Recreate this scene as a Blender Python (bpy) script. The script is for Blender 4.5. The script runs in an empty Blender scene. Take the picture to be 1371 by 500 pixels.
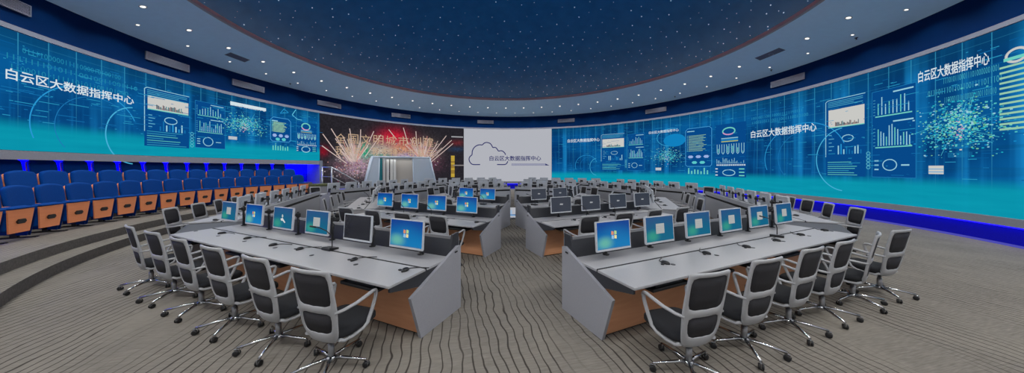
import bpy, bmesh, math, random
from mathutils import Vector, Matrix
random.seed(7)
SC = bpy.context.scene
COL = SC.collection
R_ = math.radians

# ------------------------------------------------------------------ camera, world, exposure
FPX, CX, CY, EYE = 370.0, 685.5, 225.0, 1.95
cam_d = bpy.data.cameras.new('camera')
cam_d.sensor_fit = 'HORIZONTAL'; cam_d.sensor_width = 36.0
cam_d.lens = 36.0 * FPX / 1371.0
cam_d.shift_y = -(250.0 - CY) / 1371.0
cam_d.clip_start = 0.05; cam_d.clip_end = 200
cam = bpy.data.objects.new('camera', cam_d); COL.objects.link(cam)
cam.location = (0, 0, EYE); cam.rotation_euler = (R_(90), 0, 0)
SC.camera = cam
w = bpy.data.worlds.new('world'); SC.world = w; w.use_nodes = True
w.node_tree.nodes['Background'].inputs[0].default_value = (0.02, 0.03, 0.05, 1)
w.node_tree.nodes['Background'].inputs[1].default_value = 1.0
vs = SC.view_settings
SC.display_settings.display_device = 'sRGB'
vs.view_transform = 'Standard'; vs.look = 'None'; vs.gamma = 1.0; vs.use_curve_mapping = False
vs.exposure = 0.0
DOWNLIGHT_W = 41.0      # watts of each downlight
COVE = 1.0              # strength of the warm cove strip
SCREEN = 1.0            # led walls
BLUE = 0.8              # blue led strips

# ------------------------------------------------------------------ room numbers
RC = Vector((-0.2, 12.0)); RR = 13.6           # room circle
DC = Vector((0.03, 11.8))                      # desk ring centre

def wall_uz(px, py, r=RR):
    """where the sight line of a photograph pixel meets the round wall: (angle in degrees, height)"""
    k = (px - CX) / FPX
    a = k*k + 1; b = -2*(k*RC.x + RC.y); c = RC.x**2 + RC.y**2 - r*r
    Y = (-b + math.sqrt(b*b - 4*a*c)) / (2*a)
    return math.degrees(math.atan2(k*Y - RC.x, Y - RC.y)), EYE - (py - CY)*Y/FPX

def on_wall(deg, z, r=RR):
    t = R_(deg)
    return Vector((RC.x + r*math.sin(t), RC.y + r*math.cos(t), z))

# ------------------------------------------------------------------ materials
def new_mat(name):
    m = bpy.data.materials.new(name); m.use_nodes = True
    return m, m.node_tree, m.node_tree.nodes['Principled BSDF']

def lin(c):
    return tuple(((v/255.0)/12.92 if v/255.0 <= .04045 else ((v/255.0+.055)/1.055)**2.4) for v in c)

def plain(name, rgb, rough=.5, metal=0.0, vary=.06, scale=40.0, bump=0.0, spec=.5):
    """principled surface with a little procedural variation"""
    m, nt, b = new_mat(name)
    c = lin(rgb)
    n = nt.nodes.new('ShaderNodeTexNoise'); n.inputs['Scale'].default_value = scale; n.inputs['Detail'].default_value = 3
    tc = nt.nodes.new('ShaderNodeTexCoord'); nt.links.new(tc.outputs['Object'], n.inputs['Vector'])
    r = nt.nodes.new('ShaderNodeValToRGB')
    r.color_ramp.elements[0].position = .3; r.color_ramp.elements[1].position = .7
    r.color_ramp.elements[0].color = tuple(max(0, v*(1-vary)) for v in c) + (1,)
    r.color_ramp.elements[1].color = tuple(min(1, v*(1+vary)) for v in c) + (1,)
    nt.links.new(n.outputs['Fac'], r.inputs['Fac']); nt.links.new(r.outputs['Color'], b.inputs['Base Color'])
    b.inputs['Roughness'].default_value = rough; b.inputs['Metallic'].default_value = metal
    b.inputs['Specular IOR Level'].default_value = spec
    if bump:
        bp = nt.nodes.new('ShaderNodeBump'); bp.inputs['Strength'].default_value = bump
        nt.links.new(n.outputs['Fac'], bp.inputs['Height']); nt.links.new(bp.outputs['Normal'], b.inputs['Normal'])
    return m

def glow(name, rgb, strength=1.0, linear=False):
    m = bpy.data.materials.new(name); m.use_nodes = True; nt = m.node_tree
    nt.nodes.remove(nt.nodes['Principled BSDF'])
    e = nt.nodes.new('ShaderNodeEmission')
    e.inputs[0].default_value = (tuple(rgb) if linear else lin(rgb)) + (1,); e.inputs[1].default_value = strength
    nt.links.new(e.outputs[0], nt.nodes['Material Output'].inputs[0])
    return m

class Net:
    """small helper to write node maths"""
    def __init__(s, nt): s.nt = nt
    def link(s, v, sock):
        if isinstance(v, (int, float)): sock.default_value = v
        elif isinstance(v, tuple): sock.default_value = v
        else: s.nt.links.new(v, sock)
    def m(s, op, a, b=0.0, c=None, clamp=False):
        n = s.nt.nodes.new('ShaderNodeMath'); n.operation = op; n.use_clamp = clamp
        s.link(a, n.inputs[0]); s.link(b, n.inputs[1])
        if c is not None: s.link(c, n.inputs[2])
        return n.outputs[0]
    def step(s, v, lo, hi):
        n = s.nt.nodes.new('ShaderNodeMapRange'); n.interpolation_type = 'SMOOTHSTEP'
        s.link(v, n.inputs['Value']); n.inputs['From Min'].default_value = lo; n.inputs['From Max'].default_value = hi
        return n.outputs['Result']
    def xyz(s, x, y, z=0.0):
        n = s.nt.nodes.new('ShaderNodeCombineXYZ')
        s.link(x, n.inputs[0]); s.link(y, n.inputs[1]); s.link(z, n.inputs[2]); return n.outputs[0]
    def noise(s, vec, scale=1.0, detail=2.0):
        n = s.nt.nodes.new('ShaderNodeTexNoise'); s.link(vec, n.inputs['Vector'])
        n.inputs['Scale'].default_value = scale; n.inputs['Detail'].default_value = detail; return n.outputs['Fac']
    def mix(s, f, a, b):
        n = s.nt.nodes.new('ShaderNodeMix'); n.data_type = 'RGBA'
        s.link(f, n.inputs[0]); s.link(a, n.inputs[6]); s.link(b, n.inputs[7]); return n.outputs[2]

def rgba(*c): return lin(c) + (1,)

def carpet_mat():
    m, nt, b = new_mat('striped_carpet'); N = Net(nt)
    g = nt.nodes.new('ShaderNodeNewGeometry'); sp = nt.nodes.new('ShaderNodeSeparateXYZ'); nt.links.new(g.outputs['Position'], sp.inputs[0])
    x, y = sp.outputs[0], sp.outputs[1]
    a = R_(13.5)
    across = N.m('ADD', N.m('MULTIPLY', x, math.cos(a)), N.m('MULTIPLY', y, math.sin(a)))
    along = N.m('SUBTRACT', N.m('MULTIPLY', y, math.cos(a)), N.m('MULTIPLY', x, math.sin(a)))
    wob = N.m('MULTIPLY', N.m('SUBTRACT', N.noise(N.xyz(N.m('MULTIPLY', across, 1.6), N.m('MULTIPLY', along, 1.5)), 1.0, 2.0), .5), .19)
    wob2 = N.m('MULTIPLY', N.m('SUBTRACT', N.noise(N.xyz(N.m('MULTIPLY', across, 5.5), N.m('MULTIPLY', along, .7), 14.0), 1.0, 2.0), .5), .07)
    pos = N.m('ADD', N.m('ADD', across, wob), wob2)
    ph = N.m('MULTIPLY', pos, 1/.104)
    tri = N.m('ABSOLUTE', N.m('SUBTRACT', N.m('FRACT', ph), .5))        # 0 at the stripe
    wid = N.m('ADD', .04, N.m('MULTIPLY', N.noise(N.xyz(N.m('MULTIPLY', across, 3.0), N.m('MULTIPLY', along, .9), 4.0), 1.0, 1.0), .08))
    line = N.m('SUBTRACT', 1.0, N.step(N.m('DIVIDE', tri, wid), .55, 1.25))
    keep = N.step(N.noise(N.xyz(N.m('MULTIPLY', across, 1.1), N.m('MULTIPLY', along, .35), 9.0), 1.0, 2.0), .32, .48)
    line = N.m('MULTIPLY', line, keep)
    fleck = N.noise(N.xyz(N.m('MULTIPLY', across, 6.0), N.m('MULTIPLY', along, 60.0)), 1.0, 3.0)
    blot = N.noise(N.xyz(x, y), .9, 4.0)
    base = N.mix(fleck, rgba(93, 89, 83), rgba(152, 147, 139))
    base = N.mix(N.m('MULTIPLY', N.step(blot, .35, .7), .45), base, rgba(146, 141, 131))
    col = N.mix(N.m('MULTIPLY', line, .86), base, rgba(52, 47, 46))
    nt.links.new(col, b.inputs['Base Color'])
    b.inputs['Roughness'].default_value = .95; b.inputs['Specular IOR Level'].default_value = .1
    return m

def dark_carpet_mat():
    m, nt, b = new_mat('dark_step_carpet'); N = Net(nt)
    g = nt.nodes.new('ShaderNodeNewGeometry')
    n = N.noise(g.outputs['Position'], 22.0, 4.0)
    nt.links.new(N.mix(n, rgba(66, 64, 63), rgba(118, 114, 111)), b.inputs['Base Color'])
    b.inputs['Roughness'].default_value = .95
    return m

def led_mat(name, v_band, seed):
    """picture shown on the blue led walls: dark blue data room over a cyan floor"""
    m = bpy.data.materials.new(name); m.use_nodes = True; nt = m.node_tree; N = Net(nt)
    nt.nodes.remove(nt.nodes['Principled BSDF'])
    uv = nt.nodes.new('ShaderNodeUVMap'); sp = nt.nodes.new('ShaderNodeSeparateXYZ'); nt.links.new(uv.outputs[0], sp.inputs[0])
    u, v = sp.outputs[0], sp.outputs[1]
    st = N.step(N.noise(N.xyz(N.m('MULTIPLY', u, 1.5), N.m('MULTIPLY', v, .05), seed), 1.0, 3.0), .48, .74)
    fine = N.step(N.noise(N.xyz(N.m('MULTIPLY', u, 7.0), N.m('MULTIPLY', v, .25), seed+3), 1.0, 2.0), .5, .8)
    cloud = N.step(N.noise(N.xyz(N.m('MULTIPLY', u, .35), N.m('MULTIPLY', v, .5), seed+6), 1.0, 3.0), .3, .7)
    hz = N.step(N.noise(N.xyz(N.m('MULTIPLY', u, .25), N.m('MULTIPLY', v, 5.0), seed+9), 1.0, 2.0), .52, .8)
    c = N.mix(cloud, rgba(5, 54, 108), rgba(8, 90, 152))
    c = N.mix(N.m('MULTIPLY', st, .7), c, rgba(26, 140, 208))
    c = N.mix(N.m('MULTIPLY', fine, .35), c, rgba(22, 120, 185))
    c = N.mix(N.m('MULTIPLY', hz, .30), c, rgba(6, 62, 92))
    top = N.step(v, 4.6, 5.5)
    c = N.mix(N.m('MULTIPLY', top, .55), c, rgba(8, 62, 92))
    gu = N.m('LESS_THAN', N.m('FRACT', N.m('DIVIDE', u, .64)), .035)
    gv = N.m('LESS_THAN', N.m('FRACT', N.m('DIVIDE', v, .48)), .035)
    up = N.step(v, v_band, v_band + 2.2)
    c = N.mix(N.m('MULTIPLY', N.m('MULTIPLY', gu, N.m('ADD', .18, N.m('MULTIPLY', up, .5))), 1.0), c, rgba(52, 150, 188))
    c = N.mix(N.m('MULTIPLY', N.m('MULTIPLY', gv, up), .22), c, rgba(52, 150, 188))
    low = N.m('SUBTRACT', 1.0, N.step(v, v_band - .12, v_band + .32))
    cy = N.mix(N.noise(N.xyz(N.m('MULTIPLY', u, .6), N.m('MULTIPLY', v, 6.0), seed), 1.0, 3.0), rgba(6, 138, 164), rgba(12, 162, 182))
    c = N.mix(N.m('MULTIPLY', low, .93), c, cy)
    e = nt.nodes.new('ShaderNodeEmission'); nt.links.new(c, e.inputs[0]); e.inputs[1].default_value = SCREEN
    nt.links.new(e.outputs[0], nt.nodes['Material Output'].inputs[0])
    return m

def attr_glow(name, strength=1.0):
    m = bpy.data.materials.new(name); m.use_nodes = True; nt = m.node_tree
    nt.nodes.remove(nt.nodes['Principled BSDF'])
    a = nt.nodes.new('ShaderNodeAttribute'); a.attribute_name = 'Col'
    e = nt.nodes.new('ShaderNodeEmission'); nt.links.new(a.outputs['Color'], e.inputs[0]); e.inputs[1].default_value = strength
    nt.links.new(e.outputs[0], nt.nodes['Material Output'].inputs[0])
    return m

def desktop_picture_mat(name, a, b_, g, k=1.0):
    """blue computer wallpaper with a pale green glow low on one side"""
    m = bpy.data.materials.new(name); m.use_nodes = True; nt = m.node_tree; N = Net(nt)
    nt.nodes.remove(nt.nodes['Principled BSDF'])
    uv = nt.nodes.new('ShaderNodeUVMap'); sp = nt.nodes.new('ShaderNodeSeparateXYZ'); nt.links.new(uv.outputs[0], sp.inputs[0])
    u, v = sp.outputs[0], sp.outputs[1]
    d = N.m('SQRT', N.m('ADD', N.m('POWER', N.m('SUBTRACT', u, .22), 2.0), N.m('POWER', N.m('SUBTRACT', v, .22), 2.0)))
    d2 = N.m('SQRT', N.m('ADD', N.m('POWER', N.m('SUBTRACT', u, .5), 2.0), N.m('POWER', N.m('SUBTRACT', v, .5), 2.0)))
    c = N.mix(N.step(v, .1, 1.0), b_, a)
    c = N.mix(N.m('MULTIPLY', N.m('SUBTRACT', 1.0, N.step(d2, .0, .6)), .45), c, b_)
    c = N.mix(N.m('MULTIPLY', N.m('SUBTRACT', 1.0, N.step(d, .03, .36)), .85), c, g)
    e = nt.nodes.new('ShaderNodeEmission'); nt.links.new(c, e.inputs[0]); e.inputs[1].default_value = k
    gl = nt.nodes.new('ShaderNodeBsdfGlossy'); gl.inputs[0].default_value = (.03, .03, .03, 1); gl.inputs['Roughness'].default_value = .25
    ad = nt.nodes.new('ShaderNodeAddShader'); nt.links.new(e.outputs[0], ad.inputs[0]); nt.links.new(gl.outputs[0], ad.inputs[1])
    nt.links.new(ad.outputs[0], nt.nodes['Material Output'].inputs[0])
    return m

def glass_mat(name, tint, alpha):
    m, nt, b = new_mat(name)
    b.inputs['Base Color'].default_value = lin(tint) + (1,); b.inputs['Roughness'].default_value = .15
    tr = nt.nodes.new('ShaderNodeBsdfTransparent'); mx = nt.nodes.new('ShaderNodeMixShader'); mx.inputs[0].default_value = alpha
    nt.links.new(tr.outputs[0], mx.inputs[1]); nt.links.new(b.outputs[0], mx.inputs[2])
    nt.links.new(mx.outputs[0], nt.nodes['Material Output'].inputs[0])
    return m

def wood_mat(name, c0, c1):
    m, nt, b = new_mat(name); N = Net(nt)
    tc = nt.nodes.new('ShaderNodeTexCoord'); sp = nt.nodes.new('ShaderNodeSeparateXYZ'); nt.links.new(tc.outputs['Object'], sp.inputs[0])
    n = N.noise(N.xyz(N.m('MULTIPLY', sp.outputs[0], 3.0), N.m('MULTIPLY', sp.outputs[1], 30.0), N.m('MULTIPLY', sp.outputs[2], 30.0)), 1.0, 3.0)
    nt.links.new(N.mix(n, c0, c1), b.inputs['Base Color']); b.inputs['Roughness'].default_value = .45
    return m

M = dict(
    carpet=carpet_mat(), step=dark_carpet_mat(),
    wall=plain('pale_plaster', (222, 222, 224), .8),
    band=plain('navy_painted_band', (2, 36, 82), .9, vary=.04, scale=3, spec=.05),
    trim=plain('pale_metal_trim', (112, 120, 136), .4),
    soffit=plain('screen_tinted_plaster', (186, 226, 250), .9, vary=.02, scale=5, spec=.1),  # blue light of the wall screens is tinted into the plaster colour
    dome=plain('navy_dome_paint', (24, 104, 168), .95, vary=.08, scale=1.5, spec=.0),
    lip=plain('ceiling_lip', (150, 150, 156), .8),
    plinth=plain('blue_plinth', (24, 24, 190), .7, spec=.1),
    ledge=plain('grey_ledge', (130, 132, 142), .5),
    desk=plain('light_grey_laminate', (162, 163, 167), .45, vary=.03, scale=60),
    panel=plain('grey_end_panel', (150, 152, 160), .5, vary=.03, scale=60),
    dark=plain('charcoal_laminate', (46, 48, 54), .5),
    black=plain('black_plastic', (26, 27, 30), .45),
    slot=plain('black_recess', (10, 10, 12), .8),
    rear=plain('grey_rear_board', (160, 163, 170), .5, vary=.03),
    wood=wood_mat('orange_wood_veneer', rgba(206, 144, 104), rgba(226, 168, 128)),
    frame=plain('light_grey_plastic', (162, 164, 168), .4, vary=.02),
    mesh=plain('black_mesh_fabric', (48, 48, 52), .7, vary=.25, scale=260, spec=.2),
    cushion=plain('black_seat_fabric', (26, 28, 33), .9, vary=.15, scale=150, bump=.1),
    chrome=plain('chrome', (190, 192, 196), .18, metal=1.0, vary=.02),
    column=plain('grey_steel', (150, 152, 156), .35, metal=.6),
    bezel=plain('white_bezel', (188, 193, 200), .4, vary=.02),
    blue=plain('blue_upholstery', (4, 64, 140), .9, vary=.12, scale=90, bump=.1, spec=.12),
    bluedk=plain('dark_blue_upholstery', (8, 44, 112), .9, vary=.1, spec=.12),
    seatwood=wood_mat('seat_plywood', rgba(232, 134, 84), rgba(248, 158, 106)),
    iron=plain('black_iron', (30, 30, 32), .5),
    steel=plain('brushed_steel', (176, 180, 188), .3, metal=.8),
    olive=plain('olive_cover', (86, 92, 60), .9),
    booth=glass_mat('pale_blue_glass', (206, 222, 238), .62),
    boothframe=plain('pale_booth_frame', (196, 210, 226), .4),
    boothwhite=plain('white_booth_curtain', (226, 226, 222), .7),
    boothcream=plain('cream_booth_board', (196, 190, 182), .7),
    cyan_reflection=plain('cyan_reflection', (20, 150, 160), .6),  # colour of a cyan reflection, painted as a solid surface
    lamp=glow('downlight_lens', (255, 250, 240), 1.4),
    star=glow('star_points', (150, 190, 214), 1.0),
    cove=glow('warm_cove_strip', (1.0, .09, .04), 36.0*COVE, linear=True),
    bluestrip=glow('blue_led_strip', (.010, .006, .85), 3.0*BLUE, linear=True),
    alcove=glow('blue_alcove_strip', (.012, .008, .9), 30.0*BLUE, linear=True),
    violet=glow('violet_led_strip', (.10, .10, .62), .9*BLUE, linear=True),
    gfx=attr_glow('screen_graphics', SCREEN),
    white_screen=glow('white_led', (176, 178, 186), 1.0*SCREEN),
    led_left=led_mat('blue_led_picture_west', 3.02, 2.0),
    led_right=led_mat('blue_led_picture_east', 1.42, 31.0),
    win=desktop_picture_mat('blue_wallpaper', rgba(6, 62, 140), rgba(16, 116, 176), rgba(104, 180, 158)),
    teal=desktop_picture_mat('teal_wallpaper', rgba(36, 78, 124), rgba(14, 96, 128), rgba(52, 150, 128)),
    off=plain('dark_screen', (40, 42, 50), .25),
    logo=desktop_picture_mat('dark_wallpaper', rgba(52, 57, 68), rgba(56, 61, 72), rgba(54, 59, 70)),
    vent=plain('pale_vent', (112, 120, 138), .5),
    ventdk=plain('vent_shadow_gap', (92, 98, 116), .6),
)

# ------------------------------------------------------------------ mesh builder
class MB:
    def __init__(s): s.v = []; s.f = []; s.c = []; s.sm = []; s.uv = {}; s.mi = []; s.mat_i = 0
    def add(s, vs, fs, col=None, smooth=False, T=None):
        o = len(s.v)
        s.v += [tuple(T @ Vector(p)) if T is not None else tuple(p) for p in vs]
        for f in fs:
            s.f.append(tuple(i + o for i in f)); s.c.append(col); s.sm.append(smooth); s.mi.append(s.mat_i)
        return s
    def box(s, x0, x1, y0, y1, z0, z1, T=None, col=None):
        return s.add([(x0,y0,z0),(x1,y0,z0),(x1,y1,z0),(x0,y1,z0),(x0,y0,z1),(x1,y0,z1),(x1,y1,z1),(x0,y1,z1)],
                     [(3,2,1,0),(4,5,6,7),(0,1,5,4),(1,2,6,5),(2,3,7,6),(3,0,4,7)], col, T=T)
    def rbox(s, x0, x1, y0, y1, z0, z1, r=.01, seg=2, T=None):
        bm = bmesh.new(); bmesh.ops.create_cube(bm, size=1.0)
        for v in bm.verts:
            v.co = ((x0+x1)/2 + v.co.x*(x1-x0), (y0+y1)/2 + v.co.y*(y1-y0), (z0+z1)/2 + v.co.z*(z1-z0))
        bmesh.ops.bevel(bm, geom=bm.edges[:], offset=r, segments=seg, profile=.5, affect='EDGES', clamp_overlap=True)
        bm.verts.index_update()
        vs = [v.co.copy() for v in bm.verts]; fs = [tuple(v.index for v in f.verts) for f in bm.faces]
        bm.free(); return s.add(vs, fs, None, seg > 2, T)
    def prism(s, poly, a, b, axis='x', T=None):
        """poly in the two other axes, extruded from a to b"""
        def P(p, t):
            return {'x': (t, p[0], p[1]), 'y': (p[0], t, p[1]), 'z': (p[0], p[1], t)}[axis]
        n = len(poly)
        vs = [P(p, a) for p in poly] + [P(p, b) for p in poly]
        fs = [tuple(reversed(range(n))), tuple(range(n, 2*n))] + [(i, (i+1) % n, n+(i+1) % n, n+i) for i in range(n)]
        return s.add(vs, fs, T=T)
    def tube(s, pts, r, n=8, T=None, sx=1.0):
        pts = [Vector(p) for p in pts]; rs = r if isinstance(r, (list, tuple)) else [r]*len(pts)
        vs = []; fs = []; prev = None
        for i, p in enumerate(pts):
            t = (pts[min(i+1, len(pts)-1)] - pts[max(i-1, 0)]).normalized()
            if prev is None:
                prev = t.orthogonal().normalized()
                if abs(t.x) < .9: prev = (Vector((1,0,0)) - t*t.x).normalized()
            nrm = (prev - t*prev.dot(t)).normalized(); prev = nrm; bn = t.cross(nrm)
            for k in range(n):
                a = 2*math.pi*k/n
                vs.append(p + nrm*math.cos(a)*rs[i]*sx + bn*math.sin(a)*rs[i])
        for i in range(len(pts)-1):
            for k in range(n):
                fs.append((i*n+k, i*n+(k+1) % n, (i+1)*n+(k+1) % n, (i+1)*n+k))
        s.add(vs, fs, None, True, T)
        m = (len(pts)-1)*n
        o = len(s.v) - len(vs)
        for f in (tuple(reversed(range(n))), tuple(range(m, m+n))):
            s.f.append(tuple(i+o for i in f)); s.c.append(None); s.sm.append(False); s.mi.append(s.mat_i)
        return s
    def lathe(s, prof, n=16, T=None, smooth=True, cap=True):
        vs = []; fs = []
        for r, z in prof:
            for k in range(n):
                a = 2*math.pi*k/n; vs.append((r*math.cos(a), r*math.sin(a), z))
        for i in range(len(prof)-1):
            for k in range(n):
                fs.append((i*n+k, i*n+(k+1) % n, (i+1)*n+(k+1) % n, (i+1)*n+k))
        s.add(vs, fs, None, smooth, T)
        if cap:
            o = len(s.v) - len(vs)
            for f in (tuple(reversed(range(n))), tuple(range((len(prof)-1)*n, len(prof)*n))):
                s.f.append(tuple(i+o for i in f)); s.c.append(None); s.sm.append(False); s.mi.append(s.mat_i)
        return s
    def shell(s, fn, ss, zs, solid, t, T=None):
        """thick sheet over a grid of (s, z); solid(i, j) says which cells are there"""
        idx = {}; vs = []; fs = []
        def vid(i, j, k):
            if (i, j, k) not in idx:
                p = Vector(fn(ss[i], zs[j])); p.y += (-t/2 if k == 0 else t/2)
                idx[(i, j, k)] = len(vs); vs.append(p)
            return idx[(i, j, k)]
        I, J = len(ss)-1, len(zs)-1
        S = lambda i, j: 0 <= i < I and 0 <= j < J and solid(i, j)
        for i in range(I):
            for j in range(J):
                if not S(i, j): continue
                fs.append((vid(i,j,0), vid(i+1,j,0), vid(i+1,j+1,0), vid(i,j+1,0)))
                fs.append((vid(i,j+1,1), vid(i+1,j+1,1), vid(i+1,j,1), vid(i,j,1)))
                for (di, dj, a, b) in ((0,-1,(i,j),(i+1,j)), (1,0,(i+1,j),(i+1,j+1)), (0,1,(i+1,j+1),(i,j+1)), (-1,0,(i,j+1),(i,j))):
                    if not S(i+di, j+dj):
                        fs.append((vid(*b,0), vid(*a,0), vid(*a,1), vid(*b,1)))
        return s.add(vs, fs, None, True, T)
    def mesh(s, name, mats):
        me = bpy.data.meshes.new(name); me.from_pydata(s.v, [], s.f); 
        for m in (mats if isinstance(mats, (list, tuple)) else [mats]): me.materials.append(m)
        me.polygons.foreach_set('use_smooth', s.sm); me.polygons.foreach_set('material_index', s.mi)
        if any(c is not None for c in s.c):
            at = me.color_attributes.new('Col', 'FLOAT_COLOR', 'CORNER'); k = 0
            for p, c in zip(me.polygons, s.c):
                for _ in p.loop_indices:
                    at.data[k].color = tuple(c or (0,0,0))[:3] + (1,); k += 1
        me.update(); return me
    def build(s, name, mats, parent=None, subsurf=0):
        o = bpy.data.objects.new(name, s.mesh(name, mats)); COL.objects.link(o)
        if parent: o.parent = parent
        if subsurf:
            md = o.modifiers.new('smooth', 'SUBSURF'); md.levels = subsurf; md.render_levels = subsurf
        return o

def tag(o, label=None, cat=None, group=None, kind=None):
    if label: o['label'] = label
    if cat: o['category'] = cat
    if group: o['group'] = group
    if kind: o['kind'] = kind
    return o

def empty(name, loc=(0,0,0), rz=0.0):
    o = bpy.data.objects.new(name, None); COL.objects.link(o); o.location = loc; o.rotation_euler = (0,0,rz)
    o.empty_display_size = .1
    return o

def tree_of(root):
    return root, [(ch, list(ch.children)) for ch in root.children]

def copy_tree(tree, loc, rz):
    root, kids = tree
    r = root.copy(); COL.objects.link(r); r.location = loc; r.rotation_euler = (0,0,rz)
    for ch, gs in kids:
        c = ch.copy(); COL.objects.link(c); c.parent = r
        for g in gs:
            d = g.copy(); COL.objects.link(d); d.parent = c
    return r

def join_mesh(root, name):
    """one mesh with the shapes of a thing's parts, for copies too far away to show them"""
    mb = MB(); mats = []
    bpy.context.view_layer.update()
    dg = bpy.context.evaluated_depsgraph_get()
    inv = root.matrix_world.inverted()
    def go(o):
        for ch in o.children:
            if ch.type == 'MESH':
                T = inv @ ch.matrix_world
                me = ch.data
                if me.materials[0] not in mats: mats.append(me.materials[0])
                mb.mat_i = mats.index(me.materials[0])
                mb.add([v.co for v in me.vertices], [tuple(p.vertices) for p in me.polygons], None, me.polygons[0].use_smooth, T)
            go(ch)
    go(root)
    return mb.mesh(name, mats)

_text_cache = {}
def text_mesh(body, bold=0.0):
    """flat outline of a line of writing: (points, faces, width) with height about one"""
    key = (body, bold)
    if key in _text_cache: return _text_cache[key]
    cu = bpy.data.curves.new('writing', 'FONT'); cu.body = body; cu.size = 1.0; cu.offset = bold; cu.resolution_u = 2
    o = bpy.data.objects.new('writing', cu); COL.objects.link(o)
    bpy.context.view_layer.update()
    me = bpy.data.meshes.new_from_object(o.evaluated_get(bpy.context.evaluated_depsgraph_get()))
    vs = [(v.co.x, v.co.y) for v in me.vertices]; fs = [tuple(p.vertices) for p in me.polygons]
    bpy.data.objects.remove(o); bpy.data.curves.remove(cu); bpy.data.meshes.remove(me)
    if not vs: vs, fs = [(0,0),(1,0),(1,1)], [(0,1,2)]
    x0 = min(p[0] for p in vs); y0 = min(p[1] for p in vs); y1 = max(p[1] for p in vs); x1 = max(p[0] for p in vs)
    vs = [((p[0]-x0)/(x1-x0), (p[1]-y0)/(y1-y0)) for p in vs]
    _text_cache[key] = (vs, fs); return _text_cache[key]

# ------------------------------------------------------------------ the room
def arc(d0, d1, prof, step=1.5, closed=False, uv=False):
    """band of the round room between two angles; prof is a list of (radius, height)"""
    mb = MB(); n = max(2, int(abs(d1-d0)/step)+1); k = len(prof)
    vs = [on_wall(d0+(d1-d0)*i/n, z, r) for i in range(n+1) for r, z in prof]
    fs = []; uvs = []
    for i in range(n):
        for j in range(k if closed else k-1):
            j2 = (j+1) % k
            fs.append((i*k+j, i*k+j2, (i+1)*k+j2, (i+1)*k+j))
            if uv:
                ua, ub = [R_(d0+(d1-d0)*q/n)*RR for q in (i, i+1)]
                uvs += [(ua, prof[j][1]), (ua, prof[j2][1]), (ub, prof[j2][1]), (ub, prof[j][1])]
    if closed:
        fs.append(tuple(range(k))); fs.append(tuple(reversed([n*k+j for j in range(k)])))
    mb.add(vs, fs, None, False)
    mb.uvs = uvs
    return mb

def struct(o): o['kind'] = 'structure'; return o
def with_uv(o, uvs):
    l = o.data.uv_layers.new(name='UVMap')
    for i, t in enumerate(uvs): l.data[i].uv = t
    return o

A_L0, A_LF, A_FW, A_WR, A_R1 = -138.0, -64.3, wall_uz(621, 172)[0], wall_uz(738.5, 172)[0], 128.0
TOP = 5.5

# floor and steps
fl = MB(); fl.add([on_wall(a, 0, 15.2) for a in range(0, 360, 4)], [tuple(range(89, -1, -1))]); struct(fl.build('floor', M['carpet']))
P1, P2 = .195, .39
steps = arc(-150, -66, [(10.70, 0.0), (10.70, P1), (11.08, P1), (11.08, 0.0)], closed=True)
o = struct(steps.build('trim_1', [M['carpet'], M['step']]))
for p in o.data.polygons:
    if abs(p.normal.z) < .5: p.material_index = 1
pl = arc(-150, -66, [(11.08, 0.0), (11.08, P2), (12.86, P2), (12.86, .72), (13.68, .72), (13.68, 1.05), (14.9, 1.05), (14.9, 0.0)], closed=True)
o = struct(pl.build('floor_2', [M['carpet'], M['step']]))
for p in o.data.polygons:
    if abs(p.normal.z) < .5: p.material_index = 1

# walls under, between and above the screens
struct(arc(128, 232, [(RR, 0), (RR, 6.68)]).build('wall_back', M['wall']))
struct(arc(-150, 128, [(RR+.02, 5.62), (RR+.02, 6.70)]).build('wall_upper', M['band']))
struct(arc(-150, 128, [(RR-.06, TOP), (RR-.06, TOP+.13), (RR+.06, TOP+.13), (RR+.06, TOP)], closed=True).build('trim_2', M['trim']))
struct(arc(-150, A_LF+.3, [(RR-.07, 2.165), (RR-.07, 2.40), (RR+1.32, 2.40), (RR+1.32, 2.225), (RR+.0, 2.225), (RR+.0, 2.165)], closed=True).build('trim_3', M['ledge']))
struct(arc(-150, A_LF+.3, [(14.9, 0), (14.9, 2.23)]).build('wall_west', M['plinth']))
struct(arc(A_LF-.2, A_LF+.55, [(RR-.1, 0), (RR-.1, 2.42), (14.92, 2.42), (14.92, 0)], closed=True).build('trim_4', M['trim']))
struct(arc(A_LF+.3, 128, [(RR-.09, .50), (RR-.09, .70), (RR+.2, .70), (RR+.2, .50)], closed=True).build('trim_5', M['ledge']))
struct(arc(A_LF+.3, 128, [(RR+.12, 0), (RR+.12, .52)]).build('wall_plinth', M['plinth']))

def strip(name, d0, d1, prof, m, label):
    return tag(arc(d0, d1, prof, closed=True).build(name, m), label, 'light strip')
strip('led_light_strip', A_LF+.6, 128, [(RR-.02, .455), (RR-.02, .50), (RR+.10, .50), (RR+.10, .455)], M['bluestrip'], 'blue light strip tucked under the grey ledge of the long wall screen')
strip('led_light_strip', A_LF+.6, 128, [(RR-.03, 0.0), (RR-.03, .05), (RR+.02, .05), (RR+.02, 0.0)], M['violet'], 'violet light strip along the floor at the foot of the blue plinth')
strip('led_light_strip', -138, A_LF-.3, [(14.45, 2.197), (14.45, 2.223), (14.86, 2.223), (14.86, 2.197)], M['alcove'], 'blue light strip under the screen ledge above the back row of auditorium seats')

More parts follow.
